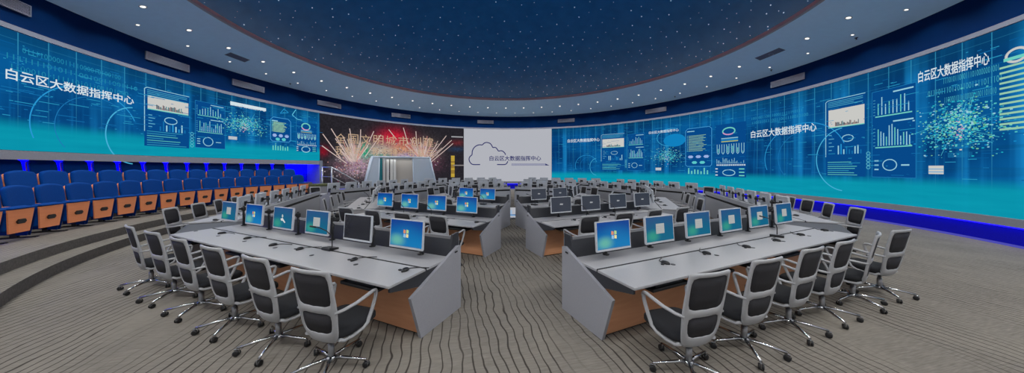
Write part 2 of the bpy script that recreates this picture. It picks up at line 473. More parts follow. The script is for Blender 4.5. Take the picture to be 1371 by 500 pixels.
# ceiling: sloping ring, lip, cove and star dome
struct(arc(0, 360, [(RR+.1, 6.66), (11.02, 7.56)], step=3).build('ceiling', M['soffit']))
struct(arc(0, 360, [(11.02, 7.56), (10.92, 7.58), (10.92, 7.72), (11.06, 7.74), (12.3, 7.74)], step=3).build('trim_6', M['lip']))
dome = MB(); prof = [(12.3*math.cos(R_(t)), 7.74 + 4.6*math.sin(R_(t))) for t in range(0, 90, 6)] + [(.01, 12.34)]
dome.lathe(prof, 72, Matrix.Translation((RC.x, RC.y, 0)), cap=False)
dome_o = struct(dome.build('ceiling_dome', M['dome']))
st = MB()
def dome_pt(el, az):
    t = R_(el); r = 12.3*math.cos(t) - .03
    return Vector((RC.x + r*math.sin(R_(az)), RC.y + r*math.cos(R_(az)), 7.74 + 4.6*math.sin(t) - .03))
rs = random.Random(3)
for ring, el in enumerate((7, 11, 15, 19.5, 24, 28.5, 33, 38, 43, 48, 54, 60, 67, 75)):
    n = int(96*math.cos(R_(el)))
    for k in range(n):
        p = dome_pt(el + rs.uniform(-1.6, 1.6), 360*(k + (ring % 2)*.5)/n + rs.uniform(-1.2, 1.2)); r = rs.choice((.015, .02, .022, .032))
        st.add([p+Vector((r,0,0)), p+Vector((0,r,0)), p+Vector((-r,0,0)), p+Vector((0,-r,0)), p+Vector((0,0,r)), p+Vector((0,0,-r))],
               [(0,1,4),(1,2,4),(2,3,4),(3,0,4),(1,0,5),(2,1,5),(3,2,5),(0,3,5)])
tag(st.build('star_lights', M['star'], dome_o), kind='stuff')
tag(arc(0, 360, [(11.35, 7.75), (11.35, 7.82), (11.5, 7.82), (11.5, 7.75)], step=3, closed=True).build('cove_light_strip', M['cove']),
    'warm light strip hidden in the cove around the starry dome', 'light strip')

def soffit_pt(r, deg): return on_wall(deg, 6.66 + (RR+.1-r)*(.90/(RR+.1-11.02)), r)
slope = math.atan(.90/(RR+.1-11.02))

def make_downlight():
    t = empty('ceiling_downlight')
    MB().lathe([(.10, -.006), (.135, -.022), (.15, -.012), (.15, .01)], 20, cap=False).build('trim_ring', M['bezel'], t)
    MB().lathe([(.001, -.014), (.102, -.010)], 20, cap=False).build('lens', M['lamp'], t)
    return t
dl = make_downlight(); dlt = tree_of(dl)
lamp_d = bpy.data.lights.new('downlight_lamp', 'SPOT'); lamp_d.spot_size = R_(152); lamp_d.spot_blend = .35; lamp_d.shadow_soft_size = .12; lamp_d.energy = DOWNLIGHT_W*3.1; lamp_d.color = (1.0, .97, .93)
lamp_d2 = lamp_d.copy(); lamp_d2.energy = DOWNLIGHT_W*3.1*.45
STEP = 7.35
for ring, (r, off) in enumerate(((12.15, 0.0), (12.98, STEP/2))):
    for k in range(49):
        deg = -178 + off + STEP*k
        p = soffit_pt(r, deg)
        o = dl if (ring == 0 and k == 0) else copy_tree(dlt, (0,0,0), 0)
        o.location = p; o.rotation_euler = (-slope, 0, -R_(deg)); o.scale = (.62,)*3 if ring == 0 else (.42,)*3
        tag(o, 'round recessed downlight in the inner ring of the white sloping ceiling' if ring == 0 else 'small round recessed downlight in the outer ring of the white sloping ceiling',
            'downlight', 'inner ring of downlights' if ring == 0 else 'outer ring of downlights')
        if True:
            l = bpy.data.objects.new('downlight_lamp', lamp_d if ring == 0 else lamp_d2); COL.objects.link(l); l.parent = o; l.location = (0, 0, -.09)
# curved air slots in the ceiling
for i, (a, r, ln) in enumerate(((86.5, 12.1, 5.5), (-86.5, 12.5, 4.0))):
    mb = MB(); pr = []
    n = 8
    vs = []; 
    for q in range(n+1):
        d = a - ln/2 + ln*q/n
        vs += [soffit_pt(r-.14, d) - Vector((0,0,.012)), soffit_pt(r+.14, d) - Vector((0,0,.012))]
    vs += [v + Vector((0,0,.03)) for v in vs]; k = 2*(n+1)
    fs = []
    for q in range(n):
        b = 2*q; fs += [(b, b+2, b+3, b+1), (k+b+1, k+b+3, k+b+2, k+b), (b, k+b, k+b+2, b+2), (b+1, b+3, k+b+3, k+b+1)]
    mb.add(vs, fs)
    tag(mb.build('ceiling_air_slot', M['ventdk']), ['long grey curved air slot in the ceiling above the plinth-side screen', 'grey curved air slot in the ceiling above the auditorium-side screen'][i], 'air vent')
for i, (px, py) in enumerate(((908, 122), (1163, 35), (382, 118), (1042, 84))):
    deg = wall_uz(px, py)[0]; p = soffit_pt(13.2, deg)
    t = empty('ceiling_sprinkler', p); MB().lathe([(.05, 0), (.05, -.012), (.015, -.02), (.012, -.06)], 12).build('body', M['iron'], t)
    MB().lathe([(.03, -.06), (.03, -.066)], 12).build('deflector', M['iron'], t)
    tag(t, 'small dark sprinkler head under the white ceiling ring, ' + ('near the middle of the plinth-side screen', 'above the plinth-side map', 'above the auditorium-side screen', 'beside the curved air slot')[i], 'sprinkler')

# air vents in the navy band
VENTS = [(-10, 6.2), (225, 87), (333, 113), (441, 139), (537, 154), (650, 163), (758, 162), (878, 148), (1054, 103)]
names = ['at the frame edge above the auditorium-side screen', 'above the picture panel of the auditorium-side screen', 'above the map on the auditorium-side screen',
         'above the end of the auditorium-side screen', 'above the fireworks screen', 'above the cloud sign on the white screen', 'above the white and blue screen seam',
         'above the first map of the plinth-side screen', 'above the middle caption of the plinth-side screen']
for (px, py), nm in zip(VENTS, names):
    deg = wall_uz(px, py)[0] if px > 0 else -112.6; wd = 3.15
    t = empty('air_vent', on_wall(deg, 6.18, RR)); t.rotation_euler = (0, 0, -R_(deg))   # local -y faces the room
    hw = .74; hh = .15; fr = MB()
    fr.box(-hw, hw, -.05, .02, -hh, -hh+.03).box(-hw, hw, -.05, .02, hh-.03, hh).box(-hw, -hw+.03, -.05, .02, -hh+.03, hh-.03).box(hw-.03, hw, -.05, .02, -hh+.03, hh-.03)
    fr.build('frame', M['vent'], t)
    MB().box(-hw+.03, hw-.03, -.015, .02, -hh+.03, hh-.03).build('backing', M['ventdk'], t)
    sl = MB()
    for q in range(6): sl.box(-hw+.03, hw-.03, -.04, -.015, -hh+.045+q*.038, -hh+.065+q*.038)
    sl.build('louvre', M['vent'], t)
    tag(t, 'pale rectangular air vent in the navy band ' + nm, 'air vent', 'air vents in the navy band')

# ------------------------------------------------------------------ the wall screens
def screen(name, d0, d1, z0, z1, m, label):
    s = arc(d0, d1, [(RR, z0), (RR, z1)], uv=True)
    body = arc(d0, d1, [(RR+.005, z0), (RR+.005, z1), (RR+.1, z1), (RR+.1, z0)], closed=True)
    root = body.build(name, M['black'])
    face = with_uv(s.build('display', m, root), s.uvs)
    return tag(root, label, 'led screen')
S_left = screen('led_wall_screen', A_L0, A_LF, 2.41, TOP, M['led_left'], 'long curved blue data screen above the auditorium seats')
S_fire = screen('led_wall_screen', A_LF+.05, A_FW-.05, .70, TOP, M['gfx'], 'screen showing fireworks and pale writing beside the white screen')
S_white = screen('led_wall_screen', A_FW, A_WR, .70, TOP, M['white_screen'], 'white screen with navy cloud outline and navy writing, facing the aisle')
S_right = screen('led_wall_screen', A_WR+.05, A_R1, .70, TOP, M['led_right'], 'longest curved blue data screen above the blue-lit plinth')

class GFX(MB):
    """flat shapes drawn on the face of the wall screens, in (u = metres round the wall, z)"""
    def __init__(s, r=RR-.012): super().__init__(); s.r = r
    def P(s, u, z): return on_wall(math.degrees(u/RR), z, s.r)
    def back(s, u0, z0, u1, z1, c):
        s.r += .006; s.quad(u0, z0, u1, z1, c); s.r -= .006
    def quad(s, u0, z0, u1, z1, c):
        n = max(1, int(abs(u1-u0)/.5))
        for i in range(n):
            a, b = u0+(u1-u0)*i/n, u0+(u1-u0)*(i+1)/n
            s.add([s.P(a,z0), s.P(b,z0), s.P(b,z1), s.P(a,z1)], [(0,1,2,3)], c)
    def line(s, pts, w, c):
        for (a, b), (d, e) in zip(pts[:-1], pts[1:]):
            L = math.hypot(d-a, e-b) or 1e-6; nx, nz = -(e-b)/L*w/2, (d-a)/L*w/2
            n = max(1, int(abs(d-a)/.5))
            for i in range(n):
                p, q = i/n, (i+1)/n
                A = (a+(d-a)*p, b+(e-b)*p); B = (a+(d-a)*q, b+(e-b)*q)
                s.add([s.P(A[0]+nx,A[1]+nz), s.P(A[0]-nx,A[1]-nz), s.P(B[0]-nx,B[1]-nz), s.P(B[0]+nx,B[1]+nz)], [(0,1,2,3)], c)
    def ring(s, u, z, ru, rz, w, c, a0=0, a1=360, n=40):
        s.line([(u+ru*math.cos(R_(a0+(a1-a0)*i/n)), z+rz*math.sin(R_(a0+(a1-a0)*i/n))) for i in range(n+1)], w, c)
    def disc(s, u, z, ru, rz, c, n=16):
        s.add([s.P(u+ru*math.cos(2*math.pi*i/n), z+rz*math.sin(2*math.pi*i/n)) for i in range(n)], [tuple(range(n))], c)
    def frame(s, u0, z0, u1, z1, w, c):
        s.line([(u0,z0),(u1,z0),(u1,z1),(u0,z1),(u0,z0)], w, c)
    def text(s, body, u0, z0, u1, z1, c, bold=0.0):
        vs, fs = text_mesh(body, bold)
        s.add([s.P(u0+(u1-u0)*x, z0+(z1-z0)*y) for x, y in vs], fs, c)

def U(px, py):
    d, z = wall_uz(px, py); return R_(d)*RR, z
W_, PALE, MINT, SKY, DEEP = lin((205,222,228)), lin((150,205,220)), lin((110,205,190)), lin((40,150,210)), lin((4,40,92))
PINK, CREAM, GREEN = lin((205,150,190)), lin((200,200,196)), lin((120,200,130))
TITLE = '白云区大数据指挥中心'
rg = random.Random(11)

def pic_panel(g, u0, u1, z0, z1):
    """tall panel: heading lines, a pale picture of a skyline, small ring, bars and lists"""
    w = u1-u0; h = z1-z0
    g.back(u0, z0, u1, z1, lin((7,72,136)))
    g.line([(u0,z0+h*.25),(u0,z1-.06),(u0+.08,z1),(u1,z1)], .025, PALE)
    for k in range(4): g.quad(u0+.08, z1-.10-k*.065, u1-.08-.3*(k == 2), z1-.075-k*.065, lin((70,160,190)))
    zb, zt = z0+h*.63, z0+h*.87
    g.r += .003; g.quad(u0+.1, zb, u1-.03, zt, CREAM); g.r -= .003
    g.quad(u0+.1, zb, u1-.03, zb+.035, MINT)
    for k in range(26):
        x = u0+.1+w*.18+ (w*.6)*k/26; hh = rg.uniform(.05, .2)
        g.r -= .004; g.quad(x, zb+.06, x+w*.018, zb+.06+hh, rg.choice((lin((60,80,100)), lin((30,120,130)), lin((120,90,90)), lin((60,60,70))))); g.r += .004
    zz = z0+h*.48
    g.ring(u0+w*.57, zz, w*.14, .13, .03, PALE)
    for k in range(5): g.quad(u0+w*.08, z0+h*(.53-.05*k), u0+w*(.16+.06*(k % 2)), z0+h*(.53-.05*k)+.03, lin((90,170,200)))
    for k in range(9):
        x = u0+w*(.32+.07*k); g.quad(x, z0+h*.28, x+w*.03, z0+h*.28+rg.uniform(.12,.42), rg.choice((SKY, PALE, lin((20,110,170)))))
    for k in range(7):
        g.quad(u0+w*.05, z0+.04+k*.085, u0+w*rg.uniform(.4,.95), z0+.065+k*.085, rg.choice((lin((50,150,180)), lin((90,190,180)))))

def bars_panel(g, u0, u1, z0, z1):
    """two bar charts over a ring"""
    w = u1-u0; h = z1-z0
    g.back(u0, z0, u1, z1, lin((7,72,136)))
    g.frame(u0, z0, u1, z1, .018, lin((30,120,175)))
    for (b, t, n) in ((.72, .93, 9), (.36, .60, 12)):
        g.quad(u0+w*.5, z0+h*(t+.02), u0+w*.95, z0+h*(t+.035), PALE)
        g.quad(u0+w*.08, z0+h*(b-.025), u0+w*.92, z0+h*(b-.012), MINT)
        for k in range(n):
            x = u0+w*(.14+.78*k/n); top = b+(t-b)*rg.uniform(.35, 1.0)
            g.quad(x, z0+h*b, x+w*.022, z0+h*top, PALE if k % 3 else MINT); g.quad(x+w*.026, z0+h*b, x+w*.042, z0+h*(b+(top-b)*.7), lin((10,90,160)))
        for k in range(6): g.quad(u0+w*.03, z0+h*(b+(t-b)*k/6), u0+w*.08, z0+h*(b+(t-b)*k/6)+.02, lin((70,160,190)))
    g.ring(u0+w*.42, z0+h*.14, w*.16, .19, .03, PALE)
    g.quad(u0+w*.68, z0+h*.13, u0+w*.86, z0+h*.145, PALE)
    for k in range(3): g.quad(u0+w*.06, z0+h*(.08+.05*k), u0+w*.16, z0+h*(.095+.05*k), PALE)
    for q in range(5): g.ring(u0-.12, z0+h*.28-q*.13, .06, .06, .02, lin((90,180,200)), n=8)

def map_cloud(g, u, z, ru, rz, n=420):
    for k in range(int(n*1.7)):
        a, b = rg.gauss(0, .48), rg.gauss(0, .36)
        s = rg.uniform(.007, .024)
        c = rg.choice((lin((80,190,190)), lin((50,160,185)), PALE, lin((110,190,150)), lin((30,170,190)), lin((20,130,190)), MINT) + ((PINK, CREAM) if abs(a) < .15 and b < .1 else ()))
        uu, zz = u+a*ru, z+b*rz-.3*rz*abs(a)*.5
        g.quad(uu-s*1.3, zz-s*.8, uu+s*1.3, zz+s*.8, c)
    for k in range(9):
        a = rg.uniform(0, 360); r0, r1 = rg.uniform(.1,.5), rg.uniform(.6,1.25)
        g.line([(u+ru*r0*math.cos(R_(a)), z+rz*r0*math.sin(R_(a))), (u+ru*r1*math.cos(R_(a+14)), z+rz*r1*math.sin(R_(a+14)))], .012, lin((70,180,200)))
    g.quad(u-ru*.75, z-rz*1.55, u-ru*.35, z-rz*1.28, CREAM)
    for k in range(2): 
        g.r -= .003; g.quad(u-ru*.75, z-rz*(1.49-.09*k), u-ru*.35, z-rz*(1.47-.09*k), SKY); g.r += .003

def list_panel(g, u0, u1, z0, z1):
    """rounded panel of list rows over five pale blobs"""
    w = u1-u0; h = z1-z0
    g.back(u0, z0, u1, z1, lin((7,72,136)))
    g.line([(u0,z0+.1),(u0,z1-.14),(u0+.14,z1),(u1-.14,z1),(u1,z1-.14),(u1,z0+.1),(u1-.1,z0),(u0+.1,z0),(u0,z0+.1)], .03, lin((70,160,215)))
    g.quad(u0+w*.06, z1-.22, u0+w*.35, z1-.17, PALE)
    for k in range(12):
        zz = z0+h*(.40+.036*k); g.quad(u0+w*.12, zz, u0+w*(.62+.2*rg.random()), zz+.028, lin((150,200,160)))
        g.quad(u0+w*.06, zz, u0+w*.09, zz+.03, MINT)
    for k in range(3): g.disc(u0+w*(.2+.3*k), z0+h*.25, w*.11, .10, lin((150,175,225)), 6)
    for k in range(2): g.disc(u0+w*(.35+.3*k), z0+h*.10, w*.11, .10, lin((90,200,200)), 6)
    for k in range(7): g.quad(u0+w*(.1+.12*k), z0-.5, u0+w*(.15+.12*k), z0-.5+rg.uniform(.15,.42), MINT)

def gauge_panel(g, u0, u1, z0, z1):
    """coloured ring, u-shaped tubes, small bars and a white ring"""
    w = u1-u0; h = z1-z0
    g.back(u0, z0, u1, z1, lin((7,72,136)))
    g.ring(u0+w*.45, z0+h*.86, w*.2, .20, .07, MINT, -40, 200); g.ring(u0+w*.45, z0+h*.86, w*.2, .20, .07, PINK, 200, 320, 16)
    for k in range(3): g.quad(u0+w*.2, z0+h*(.72-.03*k), u0+w*.75, z0+h*(.735-.03*k), (PALE, SKY, lin((190,200,120)))[k])
    for k in range(6):
        x = u0+w*(.10+.16*k)
        g.line([(x-w*.04, z0+h*.62), (x-w*.04, z0+h*.46), (x, z0+h*.43), (x+w*.04, z0+h*.46), (x+w*.04, z0+h*.62)], .03, PALE)
        g.quad(x-.02, z0+h*.46, x+.02, z0+h*(.46+.12*rg.random()), MINT)
    for k in range(22):
        x = u0+w*(.04+.042*k); g.quad(x, z0+h*.25, x+w*.014, z0+h*(.25+.13*rg.random()), PALE)
    for k in range(16): g.quad(u0+w*(.04+.06*k), z0+h*.21, u0+w*(.08+.06*k), z0+h*.235, W_)
    g.ring(u0+w*.45, z0+h*.08, w*.2, .17, .045, PALE)
    for k in range(3): g.quad(u0+w*.0, z0+h*(.02+.06*k), u0+w*.08, z0+h*(.04+.06*k), W_); g.quad(u0+w*.78, z0+h*(.02+.06*k), u0+w*.95, z0+h*(.04+.06*k), MINT)

def arcs(g, u, z, r, c=SKY):
    g.ring(u, z, r, r*.95, .03, c, 20, 200); g.ring(u+.2, z, r*.75, r*.75, .018, lin((30,120,180)), 40, 220)
    g.ring(u+r*.95, z-.1, r*.62, r*.75, .035, lin((70,175,215)), 95, 265)

def binary(g, u0, z0, u1, rows, h, c):
    for k in range(rows):
        body = ''.join(rg.choice('01') for _ in range(26))
        g.text(body, u0+rg.uniform(0,.5), z0-k*h*1.7, u1-rg.uniform(0,.8), z0-k*h*1.7+h, c)

def shimmer(g, u0, u1, z0, z1, n):
    for k in range(n):
        u = rg.uniform(u0, u1); z = rg.uniform(z0, z1); L = rg.uniform(.1, .5)
        g.quad(u, z, u+L*rg.choice((.2, 1)), z+.018, rg.choice((lin((20,110,170)), lin((40,150,190)), lin((10,90,150)))))

# plinth-side screen
g = GFX()
shimmer(g, 4.3, 27.8, 1.6, 5.2, 800)
arcs(g, *U(785, 222), .95)
pic_panel(g, U(805,0)[0], U(836,0)[0], 1.75, 4.72)
bars_panel(g, U(840,0)[0], U(863,0)[0], 1.75, 4.6)
map_cloud(g, *U(892, 208), 1.0, .7, 300)
g.ring(U(898,0)[0], U(898,184)[1], .95, .62, .03, lin((60,170,215)), 60, 300); g.disc(U(903,0)[0], U(903,188)[1], .75, .45, lin((16,128,190)))
list_panel(g, U(918,0)[0], U(953,0)[0], 2.05, 4.55)
gauge_panel(g, U(958,0)[0], U(999,0)[0], 1.42, 4.55)
arcs(g, *U(1075, 212), 1.7)
binary(g, U(1003,0)[0], 4.55, U(1098,0)[0], 2, .14, lin((40,140,180)))
pic_panel(g, U(1106,0)[0], U(1159,0)[0], 1.62, 4.78)
bars_panel(g, U(1168,0)[0], U(1227,0)[0], 1.62, 4.72)
map_cloud(g, *U(1283, 165), .95, .95, 620)
binary(g, U(1243,0)[0], 4.45, U(1348,0)[0], 3, .17, lin((60,160,180)))
binary(g, U(1243,0)[0], 2.5, U(1348,0)[0], 2, .15, lin((30,130,180)))
for k in range(13): g.quad(26.42, 2.9+.13*k, 27.3, 2.95+.13*k, lin((150,200,170)))
g.quad(26.5, 4.62, 27.1, 4.7, MINT); g.ring(26.75, 4.72, .2, .16, .06, CREAM)
gauge_panel(g, 27.35, 28.4, 1.5, 4.6)
g.build('data_graphics', M['gfx'], S_right)
for (a, b, h, bold) in (((760,189), (803,187), .30, .012), ((869,179), (909,173), .20, .008), ((1006,181), (1094,169), .40, .014), ((1231,102), (1327,79), .36, .014)):
    g = GFX(RR-.03); (u0, z0), (u1, z1) = U(*a), U(*b); z = (z0+z1)/2
    g.text(TITLE, u0, z-h/2, u1, z+h/2, lin((214,226,232)), bold); g.build('caption', M['gfx'], S_right)

# auditorium-side screen
g = GFX()
shimmer(g, -27.5, -15.4, 3.2, 5.2, 520)
binary(g, U(2,0)[0], 5.0, U(190,0)[0], 3, .15, lin((30,130,165)))
arcs(g, *U(118, 172), 1.35)
pic_panel(g, U(193,0)[0], U(253,0)[0], 2.78, 4.98)
bars_panel(g, U(261,0)[0], U(301,0)[0], 2.85, 4.9)
map_cloud(g, *U(327, 166), .95, .55, 420)
g.quad(*U(308,140), U(356,148)[0], U(356,146)[1]+.03, W_)
list_panel(g, U(362,0)[0], U(389,0)[0], 3.45, 4.8)
gauge_panel(g, U(397,0)[0], U(424,0)[0], 2.95, 4.75)
g.line([U(375,152), U(380,146), U(386,151), U(375,152)], .03, SKY); g.line([U(396,147), U(391,154), U(398,160), U(404,161)], .04, lin((90,190,220)))
g.build('data_graphics', M['gfx'], S_left)
g = GFX(RR-.03); (u0, z0), (u1, z1) = U(5, 101), U(178, 134)
g.text(TITLE, u0, 4.36-.15, u1, 4.36+.15, lin((214,226,232)), .014); g.build('caption', M['gfx'], S_left)
g = GFX(RR-.03); (u0, z0), (u1, z1) = U(308, 140), U(355, 147)
g.text(TITLE, u0, 5.0, u1, 5.18, lin((214,226,232)), .014); g.build('caption', M['gfx'], S_left)

# white screen: cloud outline, title and a thin bar
NAVY = lin((26, 30, 96))
def zz(pts): return [U(620 + x/6.664, 170 + y/6.664) for x, y in pts]
def smooth(pts, n=5):
    out = []
    for i in range(len(pts)-1):
        p0, p1, p2, p3 = pts[max(i-1,0)], pts[i], pts[i+1], pts[min(i+2,len(pts)-1)]
        for k in range(n):
            t = k/n
            out.append(tuple(.5*((2*p1[q]) + (-p0[q]+p2[q])*t + (2*p0[q]-5*p1[q]+4*p2[q]-p3[q])*t*t + (-p0[q]+3*p1[q]-3*p2[q]+p3[q])*t**3) for q in (0,1)))
    return out + [pts[-1]]
g = GFX()
for seg in ([(152,337),(92,337),(66,322),(53,292),(60,268),(80,250)], [(80,250),(84,212),(104,180),(138,162),(172,162)], [(172,162),(190,145),(215,140),(245,152),(266,186)],
            [(266,186),(292,186),(316,217)], [(316,217),(345,214),(368,230),(380,250)], [(303,337),(368,337),(388,328),(399,308)]):
    if seg[0] == (303,337): g.build('cloud_outline', M['gfx'], S_white); g = GFX()
    g.line(zz(smooth(seg)), .085, NAVY)
g.build('cloud_outline', M['gfx'], S_white)
g = GFX(); (u0, z0), (u1, z1) = zz([(236, 304), (696, 258)])
g.text(TITLE, u0, z0, u1, z1, NAVY, .015); g.build('caption', M['gfx'], S_white)
g = GFX(); (u0, z0), (u1, z1) = zz([(434, 344), (735, 330)])
g.frame(u0, z0, u1, z1, .03, lin((90, 94, 140))); g.quad(u0+.05, (z0+z1)/2-.02, u1, (z0+z1)/2+.02, lin((120,124,160)))
a, b, c, d = zz([(735,328),(770,345),(735,345),(700,336)]); g.add([g.P(*a), g.P(*b), g.P(*c)], [(0,1,2)], NAVY)
g.build('arrow_bar', M['gfx'], S_white)

# fireworks screen: picture grid, streaks and writing
fd = bpy.data.objects
face = [c for c in S_fire.children][0]
bpy.data.objects.remove(face)
g = GFX(RR-.002)
def F(x, y): return U(420 + x/4.168, 140 + y/4.168)
def bl(x, y, cx, cy, sx, sy): return math.exp(-((x-cx)/sx)**2 - ((y-cy)/sy)**2)
NX, NY = 110, 44
ua, ub = R_(A_LF+.05)*RR, R_(A_FW-.05)*RR
for i in range(NX):
    for j in range(NY):
        q_ = g.P(ua+(ub-ua)*(i+.5)/NX, TOP - (TOP-.72)*(j+.5)/NY)
        x = (CX + FPX*q_.x/q_.y - 420)*4.168; y = (CY - FPX*(q_.z-EYE)/q_.y - 140)*4.168
        n = rg.uniform(.88, 1.12); n2 = rg.uniform(.3, 1.7)
        r, gg, b = 38, 36, 42
        for (cx, cy, sx, sy, col, q) in ((440, 185, 95, 55, (200, 20, 46), 1), (510, 235, 70, 40, (185, 60, 60), .8), (228, 292, 70, 85, (172, 154, 142), 1), (612, 272, 75, 65, (182, 148, 132), 1),
                (370, 262, 120, 60, (178, 168, 154), 1), (285, 265, 22, 40, (20, 160, 110), 1), (370, 292, 70, 12, (20, 130, 110), .9), (490, 268, 60, 40, (196, 150, 110), .9),
                (235, 345, 110, 60, (168, 140, 158), 1.0*min(1.2,n2)), (520, 290, 70, 22, (150, 140, 190), .8), (55, 260, 30, 30, (160, 20, 40), .8), (640, 330, 80, 50, (90, 50, 70), .7*n2),
                (800, 215, 45, 18, (110, 40, 46), .8), (800, 250, 45, 14, (40, 60, 90), .8), (160, 340, 70, 20, (90, 60, 70), .6*n2)):
            k = q*bl(x, y, cx, cy, sx, sy); k = min(1, k)
            r += (col[0]-r)*k; gg += (col[1]-gg)*k; b += (col[2]-b)*k
        u0, u1 = ua+(ub-ua)*i/NX, ua+(ub-ua)*(i+1)/NX
        zt = TOP - (TOP-.72)*j/NY; zb = TOP - (TOP-.72)*(j+1)/NY
        g.add([g.P(u0,zb), g.P(u1,zb), g.P(u1,zt), g.P(u0,zt)], [(0,1,2,3)], lin(tuple(max(0, min(255, v*n)) for v in (r, gg, b))))
g.build('display', M['gfx'], S_fire)
g = GFX()
ST = lin((204, 182, 176)); ST2 = lin((182, 164, 154)); ST3 = lin((196, 140, 132))
for l in ([(50,165),(150,300)], [(45,230),(185,330)], [(97,135),(132,192),(205,320)], [(120,190),(215,325)], [(200,135),(222,270)], [(262,140),(258,250)], [(335,150),(308,210)], [(375,170),(285,295)],
          [(418,140),(462,195)], [(500,130),(528,225)], [(570,150),(577,260)], [(740,175),(640,305)], [(770,200),(648,312)], [(778,218),(655,322)], [(640,190),(612,300)], [(160,175),(230,320)]):
    g.line([F(*p) for p in l], .058, ST)
for k in range(46):
    a = rg.gauss(0, 26); L = rg.uniform(60, 150); x0, y0 = 228+rg.gauss(0, 10), 335
    g.line([F(x0+math.sin(R_(a))*L*.25, y0-math.cos(R_(a))*L*.25), F(x0+math.sin(R_(a))*L, y0-math.cos(R_(a))*L)], .05, rg.choice((ST, ST2, ST2, ST3)))
    a = rg.gauss(-4, 28); x0, y0 = 612+rg.gauss(0, 12), 325
    g.line([F(x0+math.sin(R_(a))*L*.3, y0-math.cos(R_(a))*L*.3), F(x0+math.sin(R_(a))*L, y0-math.cos(R_(a))*L)], .05, rg.choice((ST, ST2, ST2, ST3)))
for k in range(520):
    x, y = rg.choice(((rg.gauss(225, 65), rg.gauss(345, 32)), (rg.gauss(470, 90), rg.gauss(268, 22)), (rg.gauss(620, 50), rg.gauss(270, 30)), (rg.uniform(130,700), rg.gauss(330, 25))))
    if y > 440 or x < 50 or x > 820 or y < 80: continue
    u, z = F(x, y); s = rg.uniform(.015, .04)
    g.quad(u-s, z-s, u+s, z+s, rg.choice((ST2, ST3, lin((160,150,160)), lin((130,96,140)), lin((110,64,80)))))
for k in range(12): u, z = F(776, 290+k*10); g.quad(u-.16, z-.09, u+.16, z+.06, rg.choice((lin((190,160,60)), lin((150,120,50)))))
u, z = F(768, 180); g.quad(u, z-.05, U(620,0)[0], z+.05, lin((160,160,165)))
u, z = F(775, 340); g.quad(u, z-.05, u+1.0, z+.05, lin((130,125,125)))
g.build('fireworks', M['gfx'], S_fire)
for body, x0, x1, y in (('全国文明城市创建', 122, 682, 190), ('我参与 我支持 我展示', 120, 680, 258)):
    g = GFX(RR-.03); n = len(body)
    for i, ch in enumerate(body):
        if ch == ' ': continue
        xa = x0+(x1-x0)*i/n; xb = xa+(x1-x0)/n*.80
        if ch == '我' and n > 8: pass
        u0, z0 = F(xa, y+24+24*i/n); u1, z1 = F(xb, y-24+24*i/n)
        g.text(ch, u0, z0, u1, z1, lin((190,162,134)), -.002)
    g.build('caption', M['gfx'], S_fire)

# ------------------------------------------------------------------ the desk ring
DT = .75      # desk top height
def frame_of(phi, apo):
    """origin at the middle of a desk's front edge; x along the desk, y towards the ring centre"""
    a = R_(phi); return Vector((DC.x + apo*math.sin(a), DC.y - apo*math.cos(a), 0)), a
def place(phi, apo, x, y, z=0.0):
    o, a = frame_of(phi, apo)
    return Vector((o.x + x*math.cos(a) - y*math.sin(a), o.y + x*math.sin(a) + y*math.cos(a), z))

SIDE = {-1: 'auditorium side', 1: 'plinth side'}
RINGN = ['outer ring', 'middle ring', 'inner ring']
POSN = {24: 'near', 68: 'near-flank', 112: 'far-flank', 156: 'far'}
ORD = ['first', 'second', 'third', 'fourth', 'fifth', 'sixth']
# (apothem, seats, pitch, seat position of the one next to the aisle, desk from, desk to); positions are measured towards the aisle
RINGS = [(8.75, 6, .885, 2.0, -2.88, 2.5), (5.97, 4, .89, 1.28, -1.85, 1.75), (3.43, 2, .84, .40, -.87, .85)]
def blocks():
    for ri, (apo, n, pitch, t0, ta, tb) in enumerate(RINGS):
        for side in (-1, 1):
            for ap in (24, 68, 112, 156):
                phi = side*ap
                # the aisle lies at +x for the near auditorium-side desk; mirrored on the other side and beyond the middle
                sgn = -side if ap < 90 else side
                if ap in (68, 112):
                    half = (tb-ta)/2 - (.07 if ri == 2 else 0); xs = [pitch*((n-1)/2 - i) for i in range(n)]; x0, x1 = -half, half
                else:
                    xs = [t0 - pitch*i for i in range(n)]; x0, x1 = ta, tb
                if (ri, side, ap) == (0, 1, 24): x1 += .09
                if sgn < 0: xs = [-x for x in xs]; x0, x1 = -x1, -x0
                yield ri, apo, side, ap, phi, sgn, xs, x0, x1

